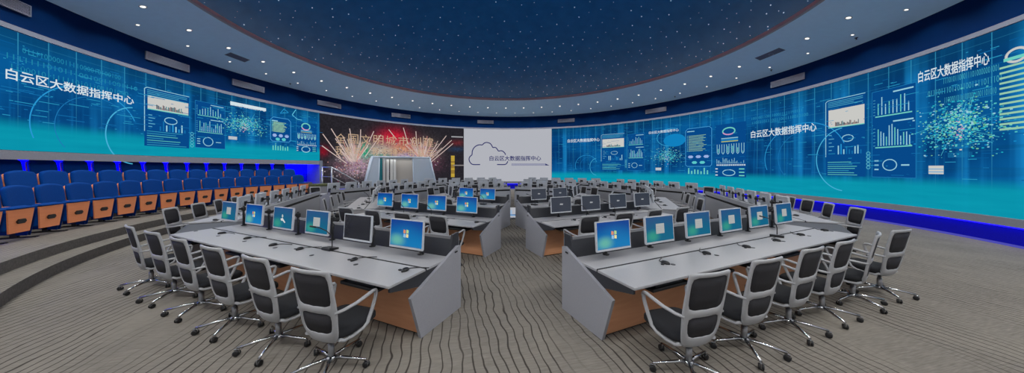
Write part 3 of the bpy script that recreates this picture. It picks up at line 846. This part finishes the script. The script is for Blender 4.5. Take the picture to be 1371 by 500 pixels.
def make_desk(ri, apo, side, ap, phi, sgn, xs, x0, x1):
    o, a = frame_of(phi, apo)
    t = empty('console_desk', o, a)
    MB().rbox(x0, x1, 0, .54, DT-.03, DT, .006).build('desktop', M['desk'], t)
    MB().rbox(x0, x1, .562, 1.02, DT-.03, DT, .006).build('rear_leaf', M['desk'], t)
    MB().box(x0+.01, x1-.01, .539, .563, DT-.02, DT+.0015).build('cable_channel', M['slot'], t)
    MB().box(x0+.03, x1-.03, .05, 1.1, DT-.045, DT-.028).build('underframe', M['slot'], t)
    gm = MB()
    for x in xs: gm.lathe([(.028, 0), (.028, .004), (.018, .006)], 12, Matrix.Translation((x + .39*sgn*-1 if abs(x + .39*-sgn) < max(abs(x0), abs(x1))-.05 else x, .30, DT)))
    gm.build('cable_grommet', M['dark'], t)
    for xa, xb in ((x0+.004, x0+.03), (x1-.03, x1-.004)):
        MB().prism([(.02, DT-.03), (.02, DT-.075), (.50, .56), (1.1, .56), (1.1, DT-.03)], xa, xb).build('side_cheek', M['dark'], t)
    b = MB(); b.box(x0+.012, x1-.012, .46, .485, .02, DT-.045); b.box(x0+.012, x0+.035, .485, 1.15, .02, .56); b.box(x1-.035, x1-.012, .485, 1.15, .02, .56)
    b.build('body_panel', M['wood'], t)
    MB().box(x0+.02, x1-.02, .475, 1.16, 0, .03).build('plinth', M['black'], t)
    ends = [x0, x1] if (ap in (68, 112)) else [x1 if sgn > 0 else x0]
    for xe in ends:
        d = .042 if xe == x1 else -.042
        e = MB().prism([(.42, 0.0), (1.205, 0.0), (1.205, .86), (1.14, .872), (.26, .515)], min(xe, xe+d), max(xe, xe+d)).build('end_panel', M['panel'], t)
        xo = xe + d
        MB().box(min(xo, xo+.006*(1 if d > 0 else -1)), max(xo, xo+.006*(1 if d > 0 else -1)), 1.06, 1.12, .795, .815).build('latch', M['iron'], e)
    MB().prism([(1.015, DT-.03), (1.08, .97), (1.19, .975), (1.19, .95), (1.12, .86), (1.12, DT-.03)], x0+.002, x1-.002).build('monitor_hood', M['dark'], t)
    for xa, xb in ((x0-.002, x0+.03), (x1-.03, x1+.002)):
        MB().prism([(1.0, DT-.03), (1.0, DT+.01), (1.075, 1.035), (1.21, 1.045), (1.21, .86), (1.12, DT-.03)], xa, xb).build('hood_end', M['dark'], t)
    MB().prism([(1.125, .865), (1.195, .955), (1.205, .978), (1.225, .974), (1.225, .85)], x0+.002, x1-.002).build('hood_back', M['rear'], t)
    MB().box(x0+.02, x1-.02, 1.13, 1.19, .76, .86).build('cable_slot', M['slot'], t)
    MB().box(x0+.004, x1-.004, 1.165, 1.20, .03, .77).build('rear_board', M['rear'], t)
    if ap in (24, 68):
        for x in xs:
            k = MB().rbox(x-.29, x+.29, .03, .40, .63, .665, .008).build('keyboard_tray', M['black'], t)
            kb = MB(); kb.box(x-.22, x+.22, .06, .21, .665, .682)
            for r in range(4): kb.box(x-.21, x+.21, .07+r*.034, .098+r*.034, .682, .69)
            kb.build('keyboard', M['dark'], k)
    tag(t, f'grey console desk, {RINGN[ri]}, {POSN[ap]} place on the {SIDE[side]}', 'desk', 'console desks in rings')
    return t

# one of each: chair, monitor, mouse, microphone
def make_chair():
    t = empty('office_chair')
    ys = [(.30, -.175), (.45, -.22), (.66, -.25), (1.04, -.325)]
    ws = [(.30, .165), (.40, .212), (.66, .236), (1.04, .228)]
    def itp(tab, z):
        for (a, p), (b, q) in zip(tab[:-1], tab[1:]):
            if z <= b or b == tab[-1][0]: return p + (q-p)*(z-a)/(b-a)
    def fn(s, z):
        si = .66 + (.86-.66)*max(0, min(1, (z-.34)/.54)); q = abs(s)
        q = q*si/.79 if q <= .79 else si + (1-si)*(q-.79)/.21
        s = math.copysign(q, s)
        return (s*itp(ws, z), itp(ys, z) - .03*(1-s*s), z)
    ss = [-1, -.79, -.4, 0, .4, .79, 1]
    zs = [.305, .435, .505, .61, .70, .79, .90, .995, 1.045]
    MB().shell(fn, ss, zs, lambda i, j: i in (0, 5) or j in (0, 3, 7), .03).build('back_frame', M['frame'], t, 1)
    ms = [-.82, -.5, 0, .5, .82]
    MB().shell(fn, ms, [.67, .79, .90, 1.01], lambda i, j: True, .008).build('mesh_back', M['mesh'], t)
    MB().shell(fn, ms, [.42, .51, .63], lambda i, j: True, .008).build('lumbar_mesh', M['mesh'], t)
    def seat_fn(s, v):
        return (s*(.235+.02*math.sin(math.pi*max(0, min(1, (v+.25)/.55)))), v, 0)
    sm = MB(); out = []
    for k in range(28):
        a = 2*math.pi*k/28; c, s_ = math.cos(a), math.sin(a)
        out.append((.25*math.copysign(abs(c)**.45, c), .025+.245*math.copysign(abs(s_)**.45, s_)))
    lay = [(.93, .415), (1.0, .43), (1.0, .465), (.95, .485), (.75, .492), (0.02, .486)]
    vs = [(x*q, .025+(y-.025)*q, z) for q, z in lay for x, y in out]
    fs = [tuple(reversed(range(28)))] + [(i*28+k, i*28+(k+1) % 28, (i+1)*28+(k+1) % 28, (i+1)*28+k) for i in range(5) for k in range(28)] + [tuple(range(140, 168))]
    sm.add(vs, fs, None, True); sm.build('seat', M['cushion'], t)
    MB().rbox(-.12, .12, -.12, .12, .375, .418, .01).build('tilt_mechanism', M['black'], t)
    for sx in (-1, 1):
        pts = [(.214, -.262, .635), (.245, -.20, .640), (.272, -.08, .655), (.276, .04, .672), (.276, .13, .686), (.276, .163, .682), (.276, .174, .664), (.274, .16, .60), (.266, .115, .48), (.258, .075, .39), (.245, .02, .352), (.228, -.08, .335), (.208, -.16, .335), (.190, -.195, .36)]
        MB().tube([(x*sx, y, z) for x, y, z in pts], [.013, .014, .015, .016, .016, .016, .016, .016, .016, .016, .016, .016, .017, .019], 8, sx=1.25).build('armrest', M['frame'], t)
    MB().lathe([(.028, .10), (.028, .24), (.02, .24), (.02, .33)], 14).build('column', M['column'], t)
    b = MB(); b.lathe([(.042, .075), (.045, .10), (.036, .125)], 16)
    for k in range(5):
        a = R_(72*k+90); c, s = math.cos(a), math.sin(a)
        b.tube([(c*.03, s*.03, .108), (c*.16, s*.16, .098), (c*.335, s*.335, .078)], [.018, .015, .012], 8)
    b.build('star_base', M['chrome'], t)
    for k in range(5):
        a = R_(72*k+90); T = Matrix.Translation((.335*math.cos(a), .335*math.sin(a), 0)) @ Matrix.Rotation(a + R_(70), 4, 'Z')
        cs = MB()
        for off in (-.014, .014):
            cs.lathe([(.008, -.009), (.026, -.009), (.03, -.004), (.03, .004), (.026, .009), (.008, .009)], 14, T @ Matrix.Translation((off, 0, .03)) @ Matrix.Rotation(R_(90), 4, 'Y'))
        c = cs.build('caster', M['black'], t)
        MB().rbox(-.006, .006, -.024, .024, .03, .072, .004, T=T).build('caster_hood', M['chrome'], c)
    for ch in t.children:
        if ch.name.split('.')[0] in ('back_frame', 'mesh_back', 'lumbar_mesh', 'seat', 'armrest'): ch.location.y = .11
        if ch.name.split('.')[0] == 'seat': ch.location.z = -.055
        if ch.name.startswith('tilt'): ch.location = (0, .05, -.055)
    return t

def quad_uv(name, x0, x1, z0, z1, y, m, parent, T=None):
    mb = MB(); mb.add([(x0,y,z0),(x1,y,z0),(x1,y,z1),(x0,y,z1)], [(0,1,2,3)], T=T)
    return with_uv(mb.build(name, m, parent), [(0,0),(1,0),(1,1),(0,1)])

SCREEN_TALK = {'win': 'blue-desktop monitor with coloured emblem', 'square': 'teal-desktop monitor with pale window', 'off': 'monitor with dark blank screen',
               'logo': 'dark-grey monitor with pale mark', 'figure': 'monitor with pale figure on teal', 'back': 'pale-backed monitor'}
def make_monitor(kind):
    """origin on the desk under the stand, screen faces -y"""
    t = empty('monitor')
    W2, H0, H1 = .288, .13, .51
    T = Matrix.Translation((0, 0, .27)) @ Matrix.Rotation(R_(-4), 4, 'X') @ Matrix.Translation((0, 0, -.27))
    pole = MB(); pole.lathe([(.045, 0), (.045, .012), (.02, .016), (.02, .40), (.015, .41)], 12, Matrix.Translation((.06, .20, 0)))
    pole.build('arm_pole', M['black'], t)
    ar = MB(); ar.tube([(.06, .20, .345), (-.03, .135, .345), (0, .05, .33)], .018, 8); ar.rbox(.03, .09, .17, .23, .31, .38, .008); ar.tube([(.06, .2, .30), (.16, .17, .27), (.17, .15, .20)], .008, 6)
    ar.build('swing_arm', M['black'], t)
    bz = MB(); d0, d1 = -.012, .012
    for a in ((-W2, W2, d0, d1, H0, H0+.026), (-W2, W2, d0, d1, H1-.013, H1), (-W2, -W2+.013, d0, d1, H0+.026, H1-.013), (W2-.013, W2, d0, d1, H0+.026, H1-.013)): bz.box(*a, T=T)
    bz.build('bezel', M['bezel'], t)
    bk = MB(); bk.rbox(-W2+.004, W2-.004, -.003, .026, H0+.004, H1-.004, .008, T=T); bk.rbox(-.14, .14, .02, .04, .20, .42, .01, T=T)
    bk.build('back_shell', M['bezel'], t)
    br = MB(); br.rbox(-.06, .06, .036, .055, .27, .39, .004, T=T); br.build('arm_bracket', M['black'], t)
    s = quad_uv('screen', -W2+.013, W2-.013, H0+.026, H1-.013, -.0125 if kind != 'off' else -.0125, M[{'win': 'win', 'square': 'teal', 'off': 'off', 'logo': 'logo', 'figure': 'teal', 'back': 'off'}[kind]], t, T)
    g = MB(); y = -.0145; zc = (H0+.026+H1-.013)/2
    def q(p, c): g.add([(x, y, z) for x, z in p], [tuple(range(len(p)))], lin(c), T=T)
    if kind == 'win':
        k = 1.3
        for dx, dz, c in ((-.036, .004, (214, 140, 104)), (.003, .006, (176, 208, 140)), (-.034, -.037, (140, 186, 222)), (.002, -.036, (232, 216, 150))):
            q([(dx*k, zc+dz*k), (dx*k+.030*k, zc+dz*k-.006), (dx*k+.033*k, zc+dz*k+.028*k), (dx*k+.004*k, zc+dz*k+.036*k)], c)
        q([(-.245, H0+.03), (.245, H0+.03), (.245, H0+.036), (-.245, H0+.036)], (70, 120, 160))
    elif kind == 'square':
        q([(-.085, zc-.065), (.085, zc-.065), (.085, zc+.075), (-.085, zc+.075)], (168, 172, 172))
        y -= .001
        for r in range(4): q([(-.075, zc-.05+r*.028), (.06, zc-.05+r*.028), (.06, zc-.046+r*.028), (-.075, zc-.046+r*.028)], (148, 154, 156))
    elif kind == 'logo':
        q([(-.045, zc-.012), (.04, zc-.012), (.052, zc+.018), (-.034, zc+.026)], (150, 153, 158))
    elif kind == 'figure':
        q([(-.03, zc+.02), (0, zc+.0), (.02, zc+.03), (0, zc+.06), (-.02, zc+.06)], (180, 190, 190))
        q([(-.06, zc-.02), (0, zc-.0), (.09, zc-.07), (.07, zc-.085), (.01, zc-.05), (-.04, zc-.05)], (205, 208, 210))
    if g.v: g.build('desktop_window' if kind in ('square', 'figure') else 'emblem', M['gfx'], s)
    return t

def make_mouse():
    t = empty('computer_mouse'); mb = MB(); n = 14; rows = [(1.0, 0.0), (1.0, .012), (.9, .024), (.6, .033), (.05, .036)]
    vs = [(.032*q*math.cos(2*math.pi*k/n), .056*q*math.sin(2*math.pi*k/n), z) for q, z in rows for k in range(n)]
    mb.add(vs, [(i*n+k, i*n+(k+1) % n, (i+1)*n+(k+1) % n, (i+1)*n+k) for i in range(4) for k in range(n)] + [tuple(range(4*n, 5*n)), tuple(reversed(range(n)))], None, True)
    mb.build('body', M['black'], t)
    MB().tube([(0, .05, .008), (.015, .09, .005), (.07, .12, .005), (.14, .145, .005), (.21, .165, .005)], .005, 6).build('cable', M['iron'], t)
    MB().rbox(-.085, -.05, -.02, .01, 0, .012, .004).build('dongle', M['iron'], t)
    return t

def make_mic():
    t = empty('desk_microphone')
    MB().prism([(-.07, 0), (.07, 0), (.07, .022), (-.05, .038), (-.07, .03)], -.09, .09).build('base', M['black'], t)
    b = MB()
    for k in range(3): b.box(-.05+.035*k, -.03+.035*k, -.03, -.01, .033, .039)
    b.build('button', M['column'], t)
    MB().tube([(0, .03, .03), (0, .03, .14), (-.01, .02, .20), (-.05, -.02, .27), (-.11, -.07, .315), (-.16, -.11, .335)], .007, 6).build('gooseneck', M['iron'], t)
    MB().tube([(-.155, -.107, .333), (-.215, -.155, .352)], .012, 8).build('microphone_head', M['black'], t)
    return t

chair = make_chair(); chair_t = tree_of(chair)
mons = {k: tree_of(make_monitor(k)) for k in ('win', 'square', 'off', 'logo', 'figure', 'back')}
mouse_t = tree_of(make_mouse()); mic_t = tree_of(make_mic())
far_chair = join_mesh(chair, 'office_chair'); far_mon = join_mesh(mons['back'][0], 'monitor')
first = {}
def put(key, tree, loc, rz):
    if key not in first:
        first[key] = 1; r = tree[0]; r.location = loc; r.rotation_euler = (0, 0, rz); return r
    return copy_tree(tree, loc, rz)
def put_far(name, me, loc, rz):
    o = bpy.data.objects.new(name, me); COL.objects.link(o); o.location = loc; o.rotation_euler = (0, 0, rz); return o

SHOW = {(0, -1, 24): ['win', 'off', 'square', 'figure', 'win', 'square'], (0, 1, 24): ['win', 'square', 'square', 'square', 'square', 'square'],
        (1, -1, 24): ['win']*4, (1, 1, 24): ['logo']*4, (2, -1, 24): ['win']*2, (2, 1, 24): ['logo']*2}
TURN = {(0, 1, 24): [-9, -6, -3, -2, 12, -10], (0, -1, 24): [8, 2, 3, 1, 3, -3]}
CHAIR_AT = {(0, -1, 24): [(2.07,.30),(1.19,.31),(.27,.32),(-.67,.31),(-1.56,.31),(-2.50,.30)], (0, 1, 24): [(2.22,.30),(1.32,.31),(.40,.32),(-.42,.34),(-1.34,.36),(-2.12,.42)]}
MON_AT = {(0, -1, 24): (2.0, .945), (0, 1, 24): (2.15, .865), (1, -1, 24): (1.12, .89), (1, 1, 24): (1.08, .89), (2, -1, 24): (.27, .84), (2, 1, 24): (.25, .84)}
rc = random.Random(5)
for blk in blocks():
    ri, apo, side, ap, phi, sgn, xs, x0, x1 = blk
    make_desk(*blk)
    a = R_(phi); where = f'{POSN[ap]} {RINGN[ri]} desk, {SIDE[side]}'
    for i, x in enumerate(xs):
        nth = ORD[i] + (' from the aisle' if ap in (24, 156) else ' from the near end')
        turn = R_(TURN[(ri, side, ap)][i] if (ri, side, ap) in TURN else rc.uniform(-7, 7))
        if (ri, side, ap) in CHAIR_AT:
            ct, cy = CHAIR_AT[(ri, side, ap)][i]; p = place(phi, apo, ct*sgn, -cy)
        else: p = place(phi, apo, x + rc.uniform(-.02, .02), -.335 + rc.uniform(-.02, .02))
        near = (ap == 24) or (ap == 68 and ri < 2)
        o = put('chair', chair_t, p, a + turn) if near else put_far('office_chair', far_chair, p, a + turn)
        tag(o, f'white-framed mesh chair, {nth}, {where}', 'chair', 'office chairs around the desk rings')
        xm_ = x
        if (ri, side, ap) in MON_AT: m0, mp = MON_AT[(ri, side, ap)]; xm_ = (m0 - mp*i)*sgn
        p = place(phi, apo, xm_, .74, DT + .001)
        if ap == 24:
            k = SHOW[(ri, side, ap)][i]
            o = put(k, mons[k], p, a)
            tag(o, SCREEN_TALK[k] + f', {nth}, {where}', 'monitor', 'monitors on the desk rings')
        else:
            o = put('back', mons['back'], p, a) if ap == 68 else put_far('monitor', far_mon, p, a)
            tag(o, f'pale-backed monitor, {nth}, {where}', 'monitor', 'monitors on the desk rings')
        if (ap == 24 and ri < 2) or (ap == 68 and ri < 2):
            xm = min(max(x + (.05 if (ri, side, ap, i) == (0, -1, 24, 2) else .33), x0+.08), x1-.08)
            o = put('mouse', mouse_t, place(phi, apo, xm, .38 + rc.uniform(-.03, .03), DT+.002), a + R_(rc.uniform(-25, 15)))
            tag(o, f'black corded mouse, {nth}, {where}', 'mouse', 'mice on the desks')
    ms = {(0, 24): [.65 if side < 0 else -1.3], (1, 24): [.5*sgn, -.9*sgn], (2, 24): [.0], (0, 68): [-1.4, .9], (1, 68): [.5], (0, 112): [-1, 1], (0, 156): [0], (1, 112): [0], (1, 156): [0]}.get((ri, ap), [])
    for j, x in enumerate(ms):
        if ap < 100 and (ri, ap) != (0, 24): x = min(xs, key=lambda q: abs(q-x)) - .15
        if (ri, ap, side) == (0, 24, 1): x = 1.34
        if (ri, ap, side) == (0, 24, -1): x = .68
        o = put('mic', mic_t, place(phi, apo, x, .58 if (ri, ap, side) == (0, 24, -1) else .50, DT+.002), a + (0 if side < 0 else R_(-70)))
        tag(o, f'black gooseneck microphone, {ORD[j]} on {where}', 'microphone', 'gooseneck microphones')

# dark corner tables joining neighbouring desks
for ri, (apo, n, pitch, t0, ta, tb) in enumerate(RINGS):
    for side in (-1, 1):
        for pa, pb in ((24, 68), (156, 112)):
            xa = (ta if pa in (24, 156) else 0)
            A = {}
            sg = (-side if pa < 90 else side)
            xA = ta*sg - .004*sg; half = (tb-ta)/2 - (.07 if ri == 2 else 0); xB = half*sg + .05*sg
            pts = [place(side*pa, apo, xA, .02), place(side*pa, apo, xA, 1.18), place(side*pb, apo, xB, 1.18), place(side*pb, apo, xB, .02)]
            c = sum(pts, Vector())/4
            t = empty('corner_table', (c.x, c.y, 0))
            poly = [((p-c).x, (p-c).y) for p in pts]
            ar = sum(poly[i][0]*poly[(i+1) % 4][1]-poly[(i+1) % 4][0]*poly[i][1] for i in range(4))
            if ar < 0: poly = poly[::-1]
            MB().prism(poly, .685, .722, 'z').build('tabletop', M['dark'], t)
            MB().prism([(x*.62, y*.62) for x, y in poly], 0, .685, 'z').build('cabinet_body', M['rear'], t)
            tag(t, f'dark grey wedge table joining two {RINGN[ri]} desks, {"near" if pa == 24 else "far"} corner, {SIDE[side]}', 'table', 'wedge tables between desks')

# ------------------------------------------------------------------ auditorium seats
def make_seat():
    """origin on the floor under the backrest, sitter faces +y"""
    t = empty('auditorium_seat')
    def bf(s, z): return (s*(.31-.03*max(0, (z-.95)/.25)**2 - .04*max(0, (.8-z)/.3)), -.02 - .10*(z-.55) - .035*(1-s*s), z - .075*max(0, (z-.9)/.27)*s**4)
    MB().shell(bf, [-1, -.8, -.3, .3, .8, 1], [.50, .60, .80, 1.0, 1.12, 1.17], lambda i, j: True, .085).build('backrest', M['blue'], t, 1)
    def wf(s, z): p = bf(s, z); return (p[0]*.97, p[1]-.055, p[2])
    MB().shell(wf, [-1, -.5, 0, .5, 1], [.48, .8, 1.0, 1.13], lambda i, j: True, .015).build('back_shell', M['seatwood'], t)
    MB().rbox(-.27, .27, .25, .37, .22, .735, .045, 3, Matrix.Translation((0,.31,.45)) @ Matrix.Rotation(R_(-3), 4, 'X') @ Matrix.Translation((0,-.31,-.45))).build('seat_cushion', M['blue'], t)
    T = Matrix.Translation((0, .375, .44)) @ Matrix.Rotation(R_(-3), 4, 'X')
    pan = MB().prism([(-.22, -.27), (.22, -.27), (.28, .23), (-.28, .23)], .0, .022, 'y', T); pn = pan.build('seat_pan', M['seatwood'], t)
    MB().prism([(-.09, -.03), (-.05, -.075), (.07, -.075), (.10, -.03), (.06, .02), (-.06, .02)], .022, .05, 'y', T).build('hinge_cover', M['iron'], pn)
    MB().rbox(-.28, .28, .33, .46, .685, .715, .012).build('cushion_lip', M['blue'], t)
    for sx in (-1, 1):
        s = MB().prism([(-.06, .09), (.30, .05), (.40, .62), (-.08, .66)], sx*.292, sx*.312).build('side_panel', M['bluedk'], t)
        MB().rbox(min(sx*.285, sx*.314), max(sx*.285, sx*.314), -.10, .24, .66, .70, .01).build('armrest_cap', M['seatwood'], s)
        MB().box(min(sx*.292, sx*.312), max(sx*.292, sx*.312), .08, .16, .0, .12).build('leg', M['iron'], t)
        MB().box(min(sx*.288, sx*.314), max(sx*.288, sx*.314), -.12, .42, 0, .018).build('foot', M['iron'], t)
    return t
seat_t = tree_of(make_seat())
ROWS = [('front', 12.42, P2, -72.9, 3.15, 17), ('middle', 13.22, .72, -72.6, 3.02, 17), ('back', 14.02, 1.05, -72.6, 3.05, 16)]
NUM = ['first', 'second', 'third', 'fourth', 'fifth', 'sixth', 'seventh', 'eighth', 'ninth', 'tenth', 'eleventh', 'twelfth', 'thirteenth', 'fourteenth', 'fifteenth', 'sixteenth', 'seventeenth']
for nm, r, z, d0, st_, n in ROWS:
    for i in range(n):
        d = d0 - st_*i
        o = put('seat', seat_t, on_wall(d, z, r), R_(180-d))
        tag(o, f'blue tip-up auditorium seat, {NUM[i]} in the {nm} row from the fireworks end', 'auditorium seat', 'tip-up auditorium seats')

# ------------------------------------------------------------------ far end: glass booth, handrail, cabinet, floor screen
pa, pb = Vector((-10.45, 19.25, 0)), Vector((-6.05, 21.85, 0))
mid = (pa+pb)/2; ang = math.atan2(pb.y-pa.y, pb.x-pa.x); L = (pb-pa).length
t = empty('glass_booth', mid, ang); h = 2.72; wb, wt, dp = L/2, L/2*.76, .75
fr = MB()
for y in (-dp, dp):
    yt = y*.8
    for s in (-1, 1): fr.tube([(s*wb, y, 0), (s*wt, yt, h)], .07, 4)
    fr.tube([(-wt, yt, h), (wt, yt, h)], .08, 4); fr.tube([(-wb, y, .06), (wb, y, .06)], .06, 4)
    for q in (-.62, .30): fr.tube([(wb*q, y, 0), (wt*q/.8, yt, h)], .04, 4)
for s in (-1, 1): fr.tube([(s*wt, -dp*.8, h), (s*wt, dp*.8, h)], .08, 4)
fr.build('booth_frame', M['boothframe'], t)
MB().box(-wt, wt, -dp*.8, dp*.8, h-.02, h+.0).build('roof', M['booth'], t)
for f in (pane for q, pane in ((0, [(-wb, -dp, 0), (-wb, dp, 0), (-wt, dp*.8, h), (-wt, -dp*.8, h)]), (0, [(wb, -dp, 0), (wb, dp, 0), (wt, dp*.8, h), (wt, -dp*.8, h)]),
          (0, [(-wb, -dp, 0), (-wb*.62, -dp, 0), (-wt*.775, -dp*.8, h), (-wt, -dp*.8, h)]), (0, [(wb*.3, -dp, 0), (wb, -dp, 0), (wt, -dp*.8, h), (wt*.375, -dp*.8, h)]))):
    pn = MB().add(f, [(0,1,2,3)]).build('glass_pane', M['booth'], t)
    md = pn.modifiers.new('thick', 'SOLIDIFY'); md.thickness = .02; md.offset = 0
MB().box(-wb*.60, -wb*.51, -.30, -.26, 0, h-.1).build('reflection_strip', M['cyan_reflection'], t)  # solid strip standing in for the cyan reflection in the booth
for q in (-.46, -.37, -.27, -.19):
    cu = MB(); cu.box(wb*q-.085, wb*q+.085, -.35, -.22, .0, h-.05); cu.build('curtain', M['boothwhite'], t)
MB().box(-wb*.16, wb*.5, -.1, -.04, 0, h-.05).build('inner_board', M['boothcream'], t)
MB().rbox(-.6, .6, -.12, .12, h-.16, h-.08, .02).build('added_lamp_body', M['boothwhite'], t)  # invented body for the fill light added below
bl_ = bpy.data.lights.new('booth_fill_light', 'AREA'); bl_.shape = 'RECTANGLE'; bl_.size = 2.2; bl_.size_y = .3; bl_.energy = 2.5  # fill light added to brighten the dark booth
bo = bpy.data.objects.new('booth_fill_light', bl_); COL.objects.link(bo); bo.parent = t; bo.location = (0, -.42, h-.2); bo.rotation_euler = (R_(18), 0, 0)
tag(t, 'pale glass booth with sloping sides and white curtains before the fireworks screen', 'glass booth')

t = empty('handrail', (-11.6, 17.3, 0)); R1 = MB()
A, B, C_ = Vector((-.35, .1, 0)), Vector((.25, .1, 0)), Vector((1.7, .55, 0))
for p, z in ((A, 2.0), (B, 1.95)):
    MB().tube([p, p+Vector((0,0,z))], .045, 10).build('post', M['steel'], t)
MB().tube([C_, C_+Vector((0,0,1.0))], .045, 10).build('post', M['steel'], t)
R1.tube([A+Vector((0,0,2.0)), B+Vector((0,0,1.98)), C_+Vector((0,0,1.0))], .04, 10)
R1.tube([A+Vector((0,0,1.4)), B+Vector((0,0,1.38)), C_+Vector((0,0,.5))], .025, 8); R1.build('rail', M['steel'], t)
tag(t, 'brushed steel handrail sloping down beside the end of the auditorium platform', 'handrail')

t = empty('low_cabinet', (-10.65, 15.6, 0), R_(68))
MB().box(-.55, .55, -.3, .3, 0, .93).build('body', M['panel'], t); MB().rbox(-.6, .6, -.34, .34, .93, 1.06, .02).build('cover', M['olive'], t)
MB().box(-.01, .01, .30, .31, .08, .9).build('door_gap', M['slot'], t)
tag(t, 'low grey cabinet with an olive cover behind the auditorium-side desks', 'cabinet')

t = empty('floor_screen', (DC.x, 11.9, 0))
MB().rbox(-1.0, 1.0, -1.35, 1.35, 0, .05, .01).build('body', M['bezel'], t)
MB().box(-.96, .96, -1.31, 1.31, .05, .053).build('display', M['white_screen'], t)
g = MB(); rr = random.Random(2)
for k in range(40):
    x, y = rr.gauss(0, .3), rr.gauss(-.75, .12); g.box(x-.08, x+.08, y-.04, y+.04, .053, .055, col=rr.choice((lin((60,120,180)), lin((90,150,200)), lin((40,80,130)))))
for k in range(3): g.box(-.35+.25*k, -.28+.25*k, -.6, .5, .053, .054, col=lin((150,180,210)))
g.build('picture', M['gfx'], t)
tag(t, 'white lit floor screen with blue picture in the centre of the desk rings', 'floor screen')

# prototypes that were never placed
for k, (r, kids) in mons.items():
    if k not in first:
        for ch, gs in kids:
            for q in gs: bpy.data.objects.remove(q)
            bpy.data.objects.remove(ch)
        bpy.data.objects.remove(r)
